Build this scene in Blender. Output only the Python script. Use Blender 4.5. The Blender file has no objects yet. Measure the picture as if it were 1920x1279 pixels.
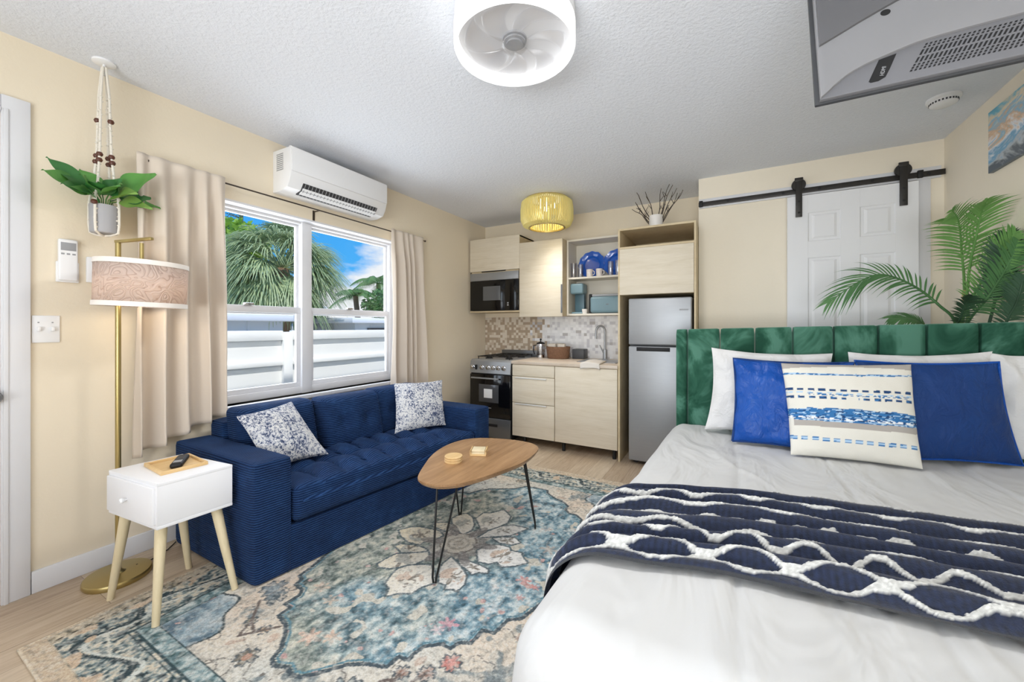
import bpy, bmesh, math, random
import numpy as np
from mathutils import Vector, Matrix, noise
random.seed(7); NR = np.random.RandomState(11)
C = bpy.context.scene.collection
PI = math.pi
XL, YB, YD, XR, ZC = -2.92, 4.50, 3.98, 1.342, 2.628

# ------------------------------------------------------------------ materials
def lin(c):
    if isinstance(c, str): c = tuple(int(c[i:i+2], 16)/255 for i in (0, 2, 4))
    return tuple(x/12.92 if x <= .04045 else ((x+.055)/1.055)**2.4 for x in c[:3])
class NT:
    def __init__(s, name):
        s.m = bpy.data.materials.new(name); s.m.use_nodes = True
        s.t = s.m.node_tree; s.n = s.t.nodes; s.l = s.t.links
        s.b = s.n['Principled BSDF']; s.out = s.n['Material Output']
    def new(s, ty, **kw):
        x = s.n.new(ty)
        for k, v in kw.items():
            if k[0] == '_': x.inputs[k[1:].replace('_', ' ')].default_value = v
            else: setattr(x, k, v)
        return x
    def link(s, a, b): s.l.new(a, b)
    def coord(s, scale=(1, 1, 1), rot=(0, 0, 0)):
        if not hasattr(s, 'tc'): s.tc = s.new('ShaderNodeTexCoord')
        mp = s.new('ShaderNodeMapping'); mp.inputs['Scale'].default_value = scale; mp.inputs['Rotation'].default_value = rot
        s.link(s.tc.outputs['Object'], mp.inputs['Vector']); return mp.outputs['Vector']
    def noise(s, scale, detail=3, rough=.5, stretch=(1, 1, 1), dist=0):
        x = s.new('ShaderNodeTexNoise', _Scale=scale, _Detail=detail, _Roughness=rough, _Distortion=dist)
        s.link(s.coord(stretch), x.inputs['Vector']); return x.outputs['Fac']
    def ramp(s, fac, stops, interp='LINEAR'):
        r = s.new('ShaderNodeValToRGB'); r.color_ramp.interpolation = interp
        e = r.color_ramp.elements
        while len(e) < len(stops): e.new(.5)
        for i, (p, c) in enumerate(stops):
            e[i].position = p; e[i].color = (*lin(c), 1)
        s.link(fac, r.inputs['Fac']); return r.outputs['Color']
    def mix(s, fac, a, b, mode='MIX'):
        x = s.new('ShaderNodeMix', data_type='RGBA', blend_type=mode)
        for v, i in ((fac, 0), (a, 6), (b, 7)):
            if hasattr(v, 'links'): s.link(v, x.inputs[i])
            else: x.inputs[i].default_value = v if i == 0 else (*v, 1)
        return x.outputs[2]
    def math(s, op, a, b=None):
        x = s.new('ShaderNodeMath', operation=op)
        for i, v in enumerate((a, b)):
            if v is None: continue
            if hasattr(v, 'links'): s.link(v, x.inputs[i])
            else: x.inputs[i].default_value = v
        return x.outputs[0]
    def bump(s, h, strength=.5, dist=.005):
        x = s.new('ShaderNodeBump', _Strength=strength, _Distance=dist)
        if hasattr(s, 'lastb'): s.link(s.lastb, x.inputs['Normal'])
        s.link(h, x.inputs['Height']); s.lastb = x.outputs['Normal']; s.link(x.outputs['Normal'], s.b.inputs['Normal'])
    def col(s, c):
        if hasattr(c, 'links'): s.link(c, s.b.inputs['Base Color'])
        else: s.b.inputs['Base Color'].default_value = (*c, 1)
    def set(s, **kw):
        for k, v in kw.items(): s.b.inputs[k.replace('_', ' ')].default_value = v
def mat(name, c, rough=.5, metal=0, var=0, vs=8, stretch=(1, 1, 1), bump=0, bs=60, bd=.003, bstr=None, **kw):
    t = NT(name); c = lin(c)
    t.set(Roughness=rough, Metallic=metal, **kw)
    if var:
        f = t.noise(vs, 4, .6, stretch)
        t.col(t.mix(f, tuple(x*(1-var) for x in c), tuple(min(1, x*(1+var)) for x in c)))
    else: t.col(c)
    if bump: t.bump(t.noise(bs, 4, .6, bstr or (1, 1, 1)), bump, bd)
    return t.m
def emit(name, c, s):
    t = NT(name); t.set(Roughness=.6, Emission_Strength=s); t.col(lin(c)); t.b.inputs['Emission Color'].default_value = (*lin(c), 1); return t.m
def wood(name, stops, stretch, scale=3, rough=.45, fine=.25, bump=.1):
    t = NT(name); t.set(Roughness=rough)
    f = t.noise(scale, 5, .65, stretch, .6)
    g = t.noise(scale*4, 3, .6, tuple(x*(1 if x < 3 else 2.2) for x in stretch))
    c = t.ramp(f, stops)
    t.col(t.mix(fine, c, t.ramp(g, [(.3, stops[0][1]), (.75, stops[-1][1])])))
    t.bump(g, bump, .002); return t.m
def vcol(name, rough=.8, bump=0, bs=200, bd=.003, spk=0, sheen=0):
    t = NT(name); t.set(Roughness=rough, Sheen_Weight=sheen)
    a = t.new('ShaderNodeVertexColor', layer_name='Col'); c = a.outputs['Color']
    if spk:
        f = t.noise(160, 3, .7)
        c = t.mix(spk, c, t.ramp(f, [(.35, '303030'), (.65, 'ffffff')]), 'OVERLAY')
    t.col(c)
    if bump: t.bump(t.noise(bs, 3, .6), bump, bd)
    return t.m
MT = {}
MT['wall'] = mat('wall_paint', 'ecdfc8', .85, var=.04, vs=1.2, bump=.25, bs=45, bd=.004)
MT['wall_light'] = mat('wall_paint_light', 'f2e8d5', .85, var=.03, vs=1.2, bump=.25, bs=45, bd=.004)
def ceil_mat():
    t = NT('popcorn_ceiling'); t.set(Roughness=.95)
    n = t.noise(75, 5, .7); t.col(t.mix(n, lin('e2e6ee'), lin('f2f5fc')))
    v = t.noise(42, 4, .6); t.bump(v, .4, .012); t.bump(n, .5, .008); return t.m
MT['ceil'] = ceil_mat()
MT['white'] = mat('white_paint', 'f0f0f2', .42, var=.015, vs=3)
MT['trim'] = mat('white_trim', 'e0e0e3', .4)
MT['door'] = mat('white_door_paint', 'ececee', .4)
def floor_mat():
    t = NT('vinyl_planks'); t.set(Roughness=.42)
    mp = t.coord((1, 1, 1), (0, 0, PI/2))
    br = t.new('ShaderNodeTexBrick', offset=.37, _Scale=1.0, _Mortar_Size=.0014, _Brick_Width=1.22, _Row_Height=.155, _Mortar_Smooth=.2, _Bias=0)
    br.inputs['Color1'].default_value = (0, 0, 0, 1); br.inputs['Color2'].default_value = (1, 1, 1, 1); br.inputs['Mortar'].default_value = (.3, .3, .3, 1)
    t.link(mp, br.inputs['Vector'])
    base = t.ramp(br.outputs['Color'], [(0, 'a58d74'), (.45, 'bda78c'), (1, 'd8c7ae')])
    g = t.noise(7, 6, .7, (7, .55, 1), .8)
    c = t.mix(.5, base, t.ramp(g, [(.25, '8d7661'), (.5, 'c2ae96'), (.78, 'e2d5c2')]))
    c = t.mix(t.math('MULTIPLY', br.outputs['Fac'], .6), c, lin('6e5a48'))
    t.col(c); t.bump(g, .12, .002); return t.m
MT['floor'] = floor_mat()
MT['pale_wood'] = wood('pale_oak_laminate', [(.22, 'c9bba2'), (.42, 'ddd1bb'), (.75, 'e9dfcd')], (1.0, 2, 11), 2.0, .5, .3)
MT['pale_wood_in'] = wood('pale_oak_carcass', [(.25, 'bfaa86'), (.5, 'd0bd99'), (.75, 'dccbaa')], (2, 2, 3), 2.5, .55, .2)
MT['light_in'] = mat('white_carcass', 'ddd6c8', .5)
MT['counter'] = wood('counter_laminate', [(.3, 'c0ae9a'), (.6, 'd2c3b1'), (.8, 'dfd3c4')], (1.2, 8, 1), 3, .35)
MT['steel'] = mat('brushed_steel', '9fa1a4', .42, .6, var=.06, vs=6, stretch=(1, 1, 14))
MT['steel_dark'] = mat('dark_steel', '77797c', .35, .7)
MT['alu'] = mat('pale_aluminium', 'e2e2e0', .35, .3)
MT['chrome'] = mat('chrome', 'd8d8da', .12, 1)
MT['black_gloss'] = mat('black_glass', '0b0b0d', .08)
MT['black'] = mat('black_matte', '0d0d0f', .6)
MT['black_metal'] = mat('black_metal', '1d1c1c', .42, .3)
MT['rail_metal'] = mat('rail_black_metal', '33302e', .45, .3)
MT['bronze'] = mat('bronze_rod', '4a3f36', .4, .6)
MT['grey_dk'] = mat('dark_grey', '3a3b3e', .5)
MT['brass'] = mat('satin_brass', 'b5a26c', .3, .85)
MT['gold'] = mat('gold_rods', 'eedf92', .3, .15)
MT['plastic_w'] = mat('white_plastic', 'f1f1f2', .35)
MT['plastic_g'] = mat('grey_plastic', '9c9da0', .5)
MT['velvet'] = None
def velvet():
    t = NT('green_velvet'); t.set(Roughness=.8, Sheen_Weight=.45, Sheen_Roughness=.3, Specular_IOR_Level=.15); t.b.inputs['Sheen Tint'].default_value = (.45, .8, .65, 1)
    f = t.noise(5, 4, .6, (1, 1, .8), .8)
    t.col(t.ramp(f, [(.36, '1c4434'), (.47, '2f5b49'), (.58, '507d6b')])); t.bump(t.noise(300, 2), .1, .001); return t.m
MT['velvet'] = velvet()
def cord(name, axis):
    t = NT(name); t.set(Roughness=.8, Sheen_Weight=.06, Sheen_Roughness=.35, Specular_IOR_Level=.12); t.b.inputs['Sheen Tint'].default_value = (.35, .5, .85, 1)
    w = t.new('ShaderNodeTexWave', wave_type='BANDS', bands_direction=axis, _Scale=27, _Distortion=.7, _Detail=1.5, _Detail_Scale=3)
    t.link(t.coord(), w.inputs['Vector'])
    n = t.noise(7, 4, .6)
    base = t.ramp(n, [(.3, '11234a'), (.55, '1a3664'), (.75, '2b4f86')])
    t.col(t.mix(t.math('MULTIPLY', w.outputs['Fac'], .75), t.mix(.6, base, lin('081530')), t.mix(.35, base, lin('4a70a6'))))  # rib highlights and groove shade are put into the colour
    t.bump(w.outputs['Fac'], .9, .006); return t.m
MT['cord_z'] = cord('navy_corduroy', 'Z'); MT['cord_x'] = cord('navy_corduroy_top', 'X')
def linen(name, c, wr=.3, sheen=0, ws=14):
    t = NT(name); t.set(Roughness=.8, Sheen_Weight=sheen); t.col(lin(c))
    t.bump(t.noise(ws, 4, .55, (1, 1, 1), .8), wr, .012); t.bump(t.noise(500, 2), .08, .001); return t.m
def duvet_mat():
    t = NT('white_comforter'); t.set(Roughness=.7, Sheen_Weight=.1); t.col(lin('cccccb'))
    r = t.new('ShaderNodeTexNoise', _Scale=1.5, _Detail=2, _Roughness=.4, _Distortion=.5); r.noise_type = 'RIDGED_MULTIFRACTAL'
    t.link(t.coord((2.2, .8, 1)), r.inputs['Vector'])
    t.bump(r.outputs['Fac'], .22, .03); t.bump(t.noise(2.8, 3, .5, (1.8, .7, 1), .8), .85, .05); return t.m
MT['duvet'] = duvet_mat()
MT['pillow_w'] = linen('white_cotton', 'd6d5d4', .9)
MT['sheet'] = linen('white_sheet', 'e2e1e0', .3)
def satin(name, a, b, r):
    t = NT(name); t.set(Roughness=r, Sheen_Weight=.08, Specular_IOR_Level=.28); t.b.inputs['Sheen Tint'].default_value = (.3, .5, 1, 1)
    t.col(t.mix(t.noise(6, 3), lin(a), lin(b))); t.bump(t.noise(16, 4, .6, (1, 1, .6), 1.2), .6, .02); return t.m
MT['satin'] = satin('blue_satin', '083a88', '1756ae', .33)
MT['blue_velvet'] = satin('blue_velvet', '0d2b60', '153f7c', .6)
def speck():
    t = NT('speckled_fabric'); t.set(Roughness=.85)
    f = t.noise(75, 5, .75, (1, 1, 1), .6); g = t.noise(9, 2)
    c = t.ramp(t.math('ADD', f, t.math('MULTIPLY', t.math('SUBTRACT', g, .5), .25)), [(.40, '33405f'), (.465, '76809a'), (.50, 'cfd0d3'), (.6, 'dcdbd9')])
    t.col(c); t.bump(f, .3, .003); return t.m
MT['speck'] = speck()
MT['curtain'] = linen('beige_curtain', 'd8cbbc', .12, .1, 9)
MT['curtain2'] = MT['curtain']
MT['wood_table'] = wood('walnut_top', [(.25, '82603f'), (.5, 'a57f5a'), (.75, 'c29b72')], (9, .8, 1), 2.4, .3, .35)
MT['wood_leg'] = wood('light_beech', [(.25, 'd6c49c'), (.5, 'e2d3ae'), (.75, 'ead9b8')], (5, 5, .6), 4, .5)
MT['bamboo'] = wood('bamboo', [(.25, 'd2ac72'), (.5, 'dfbb84'), (.75, 'e8ca98')], (8, 1, 1), 4, .5)
MT['rim_wood'] = mat('walnut_edge', '6a4a32', .5)
def leafm(name, a, b, sc=20, tr=.12):
    t = NT(name); t.set(Roughness=.45); t.col(t.mix(t.noise(sc, 3), lin(a), lin(b)))
    t.b.inputs['Transmission Weight'].default_value = 0
    d = t.new('ShaderNodeBsdfTranslucent'); d.inputs['Color'].default_value = (*lin(b), 1)
    m = t.new('ShaderNodeMixShader', _Fac=tr); t.link(t.b.outputs[0], m.inputs[1]); t.link(d.outputs[0], m.inputs[2]); t.link(m.outputs[0], t.out.inputs['Surface']); return t.m
MT['leaf_a'] = leafm('leaf_green', '3c7d3a', '6aa64c'); MT['leaf_b'] = leafm('leaf_dark', '2a6034', '478a42')
MT['leaf_c'] = leafm('leaf_lime', '6d9a42', '8fb55a')
MT['frond_l'] = leafm('frond_light', '629850', '93c474', 12, .25); MT['frond_m'] = leafm('frond_mid', '37633e', '67965c', 12, .15); MT['frond_d'] = leafm('frond_dark', '263f2c', '42664a', 12)
MT['stem'] = mat('green_stem', '7d9a5a', .5, var=.2, vs=12)
MT['sheath'] = mat('tan_sheath', 'c9b083', .6)
MT['soil'] = mat('soil', '3a2e24', .95, var=.3, vs=60, bump=.5, bs=80)
MT['pot_g'] = mat('grey_ceramic', 'a9a8ab', .5, var=.03, vs=9)
MT['rope'] = mat('cotton_rope', 'e9e2d6', .9, bump=.6, bs=180, bd=.004)
MT['bead'] = mat('wood_bead', '5b3325', .45)
MT['ceramic'] = mat('white_ceramic', 'e9e5e0', .35)
MT['twig'] = mat('grey_brown_twig', '4a4038', .8, var=.3, vs=30)
MT['blue_plate'] = mat('cobalt_glass', '0f58bd', .12, var=.25, vs=25, Coat_Weight=.5)
MT['teal'] = mat('teal_appliance', '728d97', .4); MT['teal_d'] = mat('teal_dark', '4e6b76', .35)
def glass(name, tint, alpha, rough=.04):
    t = NT(name); tr = t.new('ShaderNodeBsdfTransparent'); tr.inputs['Color'].default_value = (*tint, 1)
    gl = t.new('ShaderNodeBsdfGlossy', _Roughness=rough); m = t.new('ShaderNodeMixShader', _Fac=alpha)
    t.link(tr.outputs[0], m.inputs[1]); t.link(gl.outputs[0], m.inputs[2]); t.link(m.outputs[0], t.out.inputs['Surface']); return t.m
MT['pane'] = glass('window_glass', (.97, .98, .98), .012)
MT['clear'] = glass('clear_glass', (.93, .93, .95), .16, .1)
MT['acrylic'] = glass('clear_acrylic', (.985, .985, .99), .10, .25)
MT['basket'] = mat('woven_basket', '7a5a44', .8, var=.55, vs=55, bump=.8, bs=90, bd=.006)
MT['towel'] = mat('towel', 'd6cfc6', .95, bump=.5, bs=200); MT['towel_w'] = mat('towel_trim', 'e8e8f4', .9)
def mosaic():
    t = NT('mosaic_tile'); t.set(Roughness=.22)
    sc = t.new('ShaderNodeVectorMath', operation='SCALE', _Scale=1/.034); t.link(t.coord(), sc.inputs[0])
    fl = t.new('ShaderNodeVectorMath', operation='FLOOR'); t.link(sc.outputs[0], fl.inputs[0])
    sn = t.new('ShaderNodeVectorMath', operation='MULTIPLY'); sn.inputs[1].default_value = (1, 0, 1); t.link(fl.outputs[0], sn.inputs[0])
    wn = t.new('ShaderNodeTexWhiteNoise', noise_dimensions='3D'); t.link(sn.outputs[0], wn.inputs['Vector'])
    # tiles come in small runs of the same colour
    nz = t.new('ShaderNodeTexNoise', _Scale=.28, _Detail=1); t.link(sn.outputs[0], nz.inputs['Vector'])
    k = t.math('ADD', t.math('MULTIPLY', wn.outputs['Value'], .45), t.math('MULTIPLY', nz.outputs['Fac'], .62))
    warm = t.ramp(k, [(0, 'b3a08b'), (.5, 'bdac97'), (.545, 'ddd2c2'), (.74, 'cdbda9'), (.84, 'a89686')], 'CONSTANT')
    cool_reflect = t.ramp(k, [(0, 'e9e8e8'), (.5, 'e2e1e2'), (.56, 'f2f1f1'), (.68, 'cfcdd0'), (.78, 'b9b4b2')], 'CONSTANT')
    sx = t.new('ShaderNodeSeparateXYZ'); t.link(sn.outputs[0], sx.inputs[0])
    s = t.math('GREATER_THAN', t.math('ADD', sx.outputs['X'], t.math('MULTIPLY', wn.outputs['Value'], 9)), -1.0)  # whiter tiles toward the right: reflected light put into the palette
    t.col(t.mix(s, warm, cool_reflect)); return t.m
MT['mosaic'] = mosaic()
MT['vinyl'] = mat('white_vinyl', 'eeede9', .5, var=.02, vs=2)
MT['shed'] = mat('pale_grey_siding', 'd3d8dc', .6, var=.06, vs=2); MT['shed_roof'] = mat('white_roof', 'e9eaec', .6, var=.04, vs=2)
MT['trunk'] = mat('palm_trunk', '9a7c62', .9, var=.35, vs=9, stretch=(1, 1, 5), bump=.8, bs=20, bd=.03)
MT['palm'] = leafm('sabal_green', '748a5c', 'c9d6a6', 3, .3); MT['palm_dk'] = leafm('coconut_green', '3d6a3a', '7fa65c', 3, .3); MT['lime'] = leafm('lime_foliage', '6a9a34', 'b4d452', 3, .3)
MT['dead'] = mat('dead_frond', '6b5a44', .9)
MT['pine'] = mat('bare_pine', '54604c', .9)
MT['ground'] = mat('outdoor_ground', 'b9b2a2', .9, var=.15, vs=2)
MT['fan_plate'] = mat('fan_plate', 'd4d4d6', .6)
MT['lamp_on'] = emit('light_ring_glow', 'ffffff', .92)
MT['bulb'] = emit('warm_bulb', 'fff0c8', 5)

# ------------------------------------------------------------------ mesh helpers
def BM(): return bmesh.new()
def _merge(bm, b2):
    me = bpy.data.meshes.new('tmp'); b2.to_mesh(me); b2.free(); bm.from_mesh(me); bpy.data.meshes.remove(me)
def box(bm, x0, y0, z0, x1, y1, z1, bev=0, seg=2, M=None):
    b = BM(); bmesh.ops.create_cube(b, size=1)
    for v in b.verts: v.co = Vector(((x0+x1)/2+v.co.x*(x1-x0), (y0+y1)/2+v.co.y*(y1-y0), (z0+z1)/2+v.co.z*(z1-z0)))
    if bev: bmesh.ops.bevel(b, geom=b.edges[:], offset=min(bev, .49*min(abs(x1-x0), abs(y1-y0), abs(z1-z0))), segments=seg, profile=.5, affect='EDGES')
    if M: b.transform(M)
    _merge(bm, b)
def lathe(bm, prof, c, seg=32, M=None, close=True):
    b = BM(); rings = []
    for r, z in prof:
        if r < 1e-5: rings.append([b.verts.new((0, 0, z))])
        else: rings.append([b.verts.new((r*math.cos(2*PI*i/seg), r*math.sin(2*PI*i/seg), z)) for i in range(seg)])
    for A, B in zip(rings, rings[1:]):
        for i in range(seg):
            j = (i+1) % seg
            if len(A) == 1 and len(B) == 1: continue
            if len(A) == 1: b.faces.new((A[0], B[i], B[j]))
            elif len(B) == 1: b.faces.new((A[i], A[j], B[0]))
            else: b.faces.new((A[i], A[j], B[j], B[i]))
    bmesh.ops.recalc_face_normals(b, faces=b.faces)
    if M: b.transform(M)
    b.transform(Matrix.Translation(c)); _merge(bm, b)
def tube(bm, pts, r, seg=10, cap=True):
    pts = [Vector(p) for p in pts]; n = len(pts)
    R = r if isinstance(r, (list, tuple)) else [r]*n
    b = BM(); rings = []; up = None
    for i, p in enumerate(pts):
        t = (pts[min(i+1, n-1)]-pts[max(i-1, 0)]).normalized()
        if up is None: up = t.orthogonal().normalized()
        up = (up-t*up.dot(t)).normalized(); s = t.cross(up)
        rings.append([b.verts.new(p+(up*math.cos(2*PI*k/seg)+s*math.sin(2*PI*k/seg))*R[i]) for k in range(seg)])
    for A, B in zip(rings, rings[1:]):
        for k in range(seg): b.faces.new((A[k], A[(k+1) % seg], B[(k+1) % seg], B[k]))
    if cap: b.faces.new(rings[0][::-1]); b.faces.new(rings[-1])
    _merge(bm, b)
def prism(bm, poly, z0, z1, bev=0, M=None, seg=2):
    b = BM(); lo = [b.verts.new((x, y, z0)) for x, y in poly]; hi = [b.verts.new((x, y, z1)) for x, y in poly]
    n = len(poly); b.faces.new(lo[::-1]); b.faces.new(hi)
    for i in range(n): b.faces.new((lo[i], lo[(i+1) % n], hi[(i+1) % n], hi[i]))
    bmesh.ops.recalc_face_normals(b, faces=b.faces)
    if bev:
        es = [e for e in b.edges if abs(e.verts[0].co.z-e.verts[1].co.z) < 1e-6]
        bmesh.ops.bevel(b, geom=es, offset=bev, segments=seg, profile=.5, affect='EDGES')
    if M: b.transform(M)
    _merge(bm, b)
def grid(bm, nu, nv, fn, two=False):
    V = [[bm.verts.new(fn(i/nu, j/nv)) for j in range(nv+1)] for i in range(nu+1)]
    for i in range(nu):
        for j in range(nv): bm.faces.new((V[i][j], V[i+1][j], V[i+1][j+1], V[i][j+1]))
    return V
def softbox(bm, half, r, n, fn, power=2):
    """rounded box on a cube grid; fn maps local (x,y,z in -half..half) to the world"""
    nx, ny, nz = n; V = {}
    def vert(i, j, k):
        if (i, j, k) in V: return V[i, j, k]
        p = Vector((half[0]*(2*i/nx-1), half[1]*(2*j/ny-1), half[2]*(2*k/nz-1)))
        q = Vector([max(-(h-r), min(h-r, c)) for c, h in zip(p, half)])
        d = p-q
        if d.length > 1e-9: p = q+d.normalized()*min(r, d.length if d.length < r*.999 else r)
        V[i, j, k] = bm.verts.new(fn(p)); return V[i, j, k]
    for a in range(nx):
        for b in range(ny):
            for k in (0, nz):
                f = [vert(a, b, k), vert(a+1, b, k), vert(a+1, b+1, k), vert(a, b+1, k)]; bm.faces.new(f if k else f[::-1])
    for a in range(nx):
        for b in range(nz):
            for j in (0, ny):
                f = [vert(a, j, b), vert(a+1, j, b), vert(a+1, j, b+1), vert(a, j, b+1)]; bm.faces.new(f[::-1] if j else f)
    for a in range(ny):
        for b in range(nz):
            for i in (0, nx):
                f = [vert(i, a, b), vert(i, a+1, b), vert(i, a+1, b+1), vert(i, a, b+1)]; bm.faces.new(f if i else f[::-1])
def wloc(o):
    v = Vector((0, 0, 0))
    while o: v = v+o.location; o = o.parent
    return v
def obj(name, bm, m, parent=None, smooth=35, mat2=None, cols=None):
    """link one mesh object; bm is in world coordinates"""
    me = bpy.data.meshes.new(name)
    if parent is None:
        xs = [v.co for v in bm.verts]
        lo = Vector([min(c[i] for c in xs) for i in range(3)]); hi = Vector([max(c[i] for c in xs) for i in range(3)])
        loc = Vector(((lo.x+hi.x)/2, (lo.y+hi.y)/2, lo.z))
    else: loc = Vector((0, 0, 0))
    bm.transform(Matrix.Translation(-(loc+wloc(parent) if parent else loc)))
    if mat2:
        bm.normal_update()
        for f in bm.faces: f.material_index = 1 if abs(f.normal.z) > .6 else 0
    bm.to_mesh(me); bm.free()
    me.materials.append(MT[m] if isinstance(m, str) else m)
    if mat2: me.materials.append(MT[mat2])
    if smooth:
        me.polygons.foreach_set('use_smooth', [True]*len(me.polygons)); me.set_sharp_from_angle(angle=math.radians(smooth))
    if cols is not None:
        a = me.color_attributes.new('Col', 'FLOAT_COLOR', 'POINT'); a.data.foreach_set('color', np.asarray(cols, dtype=np.float32).ravel())
    o = bpy.data.objects.new(name, me); C.objects.link(o); o.location = loc; o.parent = parent
    return o
def thing(name, label, cat, loc, group=None):
    o = bpy.data.objects.new(name, None); C.objects.link(o); o.location = loc; o.empty_display_size = .05
    o['label'] = label; o['category'] = cat
    if group: o['group'] = group
    return o
def tag(o, label, cat, group=None):
    o['label'] = label; o['category'] = cat
    if group: o['group'] = group
    return o
def struct(name, bm, m, parent=None, **k):
    o = obj(name, bm, m, parent, **k)
    if parent is None: o['kind'] = 'structure'
    return o
def one(fn, *a, **k):
    b = BM(); fn(b, *a, **k); return b
def nz(x, y, z=0): return noise.noise(Vector((x, y, z)))
def arc(c, r, a0, a1, n, ax=0, ay=2):
    out = []
    for i in range(n+1):
        a = a0+(a1-a0)*i/n; p = list(c); p[ax] += r*math.cos(a); p[ay] += r*math.sin(a); out.append(tuple(p))
    return out

# ------------------------------------------------------------------ room shell
YF = -1.7
struct('floor', one(box, XL-.2, YF-.1, -.1, XR+.2, YB+.2, 0), 'floor', smooth=0)
struct('ceiling', one(box, XL-.165, YF-.1, ZC, XR+.2, YB+.2, ZC+.2), 'ceil', smooth=0)
WY0, WY1, WZ0, WZ1 = 1.06, 2.90, .745, 2.125
b = BM(); x0, x1 = XL-.16, XL
D0, D1, DZ = -.55, .43, 2.255
for y0, y1, z0, z1 in ((YF, D0, 0, ZC), (D0, D1, DZ, ZC), (D1, WY0, 0, ZC), (WY0, WY1, 0, WZ0), (WY0, WY1, WZ1, ZC), (WY1, YB+.1, 0, ZC)): box(b, x0, y0, z0, x1, y1, z1)
struct('wall_left', b, 'wall', smooth=0)
struct('wall_kitchen', one(box, XL-.1, YB, 0, -.258, YB+.1, ZC), 'wall', smooth=0)
b = BM(); box(b, -.256, YD, 0, XR+.1, YD+.1, ZC); box(b, -.256, YD+.1, 0, -.2, YB, ZC)
struct('wall_door', b, 'wall_light', smooth=0)
struct('wall_right', one(box, XR, YF, 0, XR+.1, YD+.0, ZC), 'wall_light', smooth=0)
b = BM(); bx0, bx1, bz0, bz1 = -1.6, 1.2, .55, 2.3
for a0, a1, z0, z1 in ((XL, bx0, 0, ZC), (bx1, XR, 0, ZC), (bx0, bx1, 0, bz0), (bx0, bx1, bz1, ZC)): box(b, a0, YF-.1, z0, a1, YF, z1)
struct('wall_back', b, 'wall_light', smooth=0)
b = BM(); box(b, XL, .52, 0, XL+.016, WY1+.3, .105, .003); box(b, XL, WY1+.3, 0, XL+.016, YB, .105, .003)
struct('baseboard_left', b, 'trim')
struct('baseboard_right', one(box, XR-.016, YF, 0, XR, YD, .105, .003), 'trim')
struct('baseboard_door', one(box, -.256, YD-.016, 0, XR-.02, YD, .105, .003), 'trim')
# entry door on the left wall: slab, casing, knob
b = BM(); box(b, XL-.06, D0, 0, XL-.02, D1, DZ)
dr = struct('door_1', b, 'door', smooth=0)
obj('door_panel', one(box, XL-.021, D0+.15, 1.2, XL-.012, D1-.15, 2.05, .008), 'door', dr)
b = BM(); lathe(b, [(0, .06), (.02, .06), (.028, .045), (.026, .03), (.012, .02), (.012, 0), (.03, 0), (.03, -.004)], (XL-.0, .405, .956), 20, Matrix.Rotation(PI/2, 4, 'Y'))
obj('door_knob', b, 'steel_dark', dr)
b = BM()
for y0, y1, z0, z1 in ((D1, D1+.088, 0, DZ+.083), (D0-.088, D0, 0, DZ+.083), (D0, D1, DZ, DZ+.083)):
    box(b, XL, y0, z0, XL+.018, y1, z1, .004)
for y0, y1, z0, z1 in ((D1+.006, D1+.022, 0, DZ+.02), (D0, D1, DZ+.006, DZ+.022)): box(b, XL+.016, y0, z0, XL+.024, y1, z1, .003)
struct('trim_1', b, 'trim')
# window in the left wall: two units side by side, each with an upper and a lower sash
w = thing('window_1', 'white framed double window', 'window', (XL, 1.98, WZ0)); del w['label'], w['category']; w['kind'] = 'structure'
fx0, fx1 = XL-.15, XL-.075; ym = 1.962
b = BM(); box(b, fx0, WY0, WZ1-.032, fx1, WY1, WZ1, .004); box(b, fx0, WY0, WZ0, fx1, WY1, WZ0+.055, .004)
box(b, fx0+.002, WY0, WZ0+.002, fx1-.002, WY0+.05, WZ1-.002, .004); box(b, fx0+.002, WY1-.05, WZ0+.002, fx1-.002, WY1, WZ1-.002, .004); box(b, fx0, ym-.042, WZ0, fx1+.012, ym+.042, WZ1, .004)
obj('window_frame', b, 'trim', w)
for y0, y1 in ((WY0+.05, ym-.042), (ym+.042, WY1-.05)):
    for z0, z1, dx in ((WZ0+.055, 1.43, .0), (1.37, WZ1-.032, -.028)):
        b = BM(); X0, X1 = fx0+.035+dx, fx0+.062+dx
        rl = .05 if dx == 0 else .018; sw_ = .03 if dx == 0 else .018
        box(b, X0, y0, z0, X1, y1, z0+.035, .003); box(b, X0, y0, z1-rl, X1, y1, z1, .003); box(b, X0+.001, y0, z0+.034, X1-.001, y0+sw_, z1-rl+.001, .001); box(b, X0+.001, y1-sw_, z0+.034, X1-.001, y1, z1-rl+.001, .001)
        s = obj('sash', b, 'trim', w); obj('pane', one(box, X0+.01, y0+.015, z0+.03, X0+.014, y1-.015, z1-.015), 'pane', s, smooth=0)
for yy in (1.5, 2.35): obj('sash_lock', one(box, fx1-.02, yy, 1.43, fx1+.012, yy+.06, 1.447, .004), 'chrome', w)
struct('trim_2', one(box, XL-.16, WY0-.06, WZ0-.03, XL+.035, WY1+.06, WZ0, .005), 'trim')
b = BM(); box(b, XL-.158, WY0+.0, WZ0, XL-.001, WY0+.012, WZ1); box(b, XL-.158, WY1-.012, WZ0, XL-.001, WY1, WZ1); box(b, XL-.158, WY0, WZ1-.014, XL+.004, WY1, WZ1)
struct('trim_3', b, 'trim', smooth=0)
# unseen window added behind the camera for fill light
w = thing('added_window', '', 'window', (-.2, YF, bz0)); del w['label'], w['category']; w['kind'] = 'structure'
b = BM()
for x_ in (bx0, -.70, .22, bx1-.05): box(b, x_, YF-.08, bz0, x_+.05, YF-.03, bz1)
for z_ in (bz0, bz1-.05): box(b, bx0, YF-.08, z_, bx1, YF-.03, z_+.05)
obj('window_frame', b, 'trim', w); obj('pane', one(box, bx0, YF-.06, bz0, bx1, YF-.055, bz1), 'pane', w, smooth=0)

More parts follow.
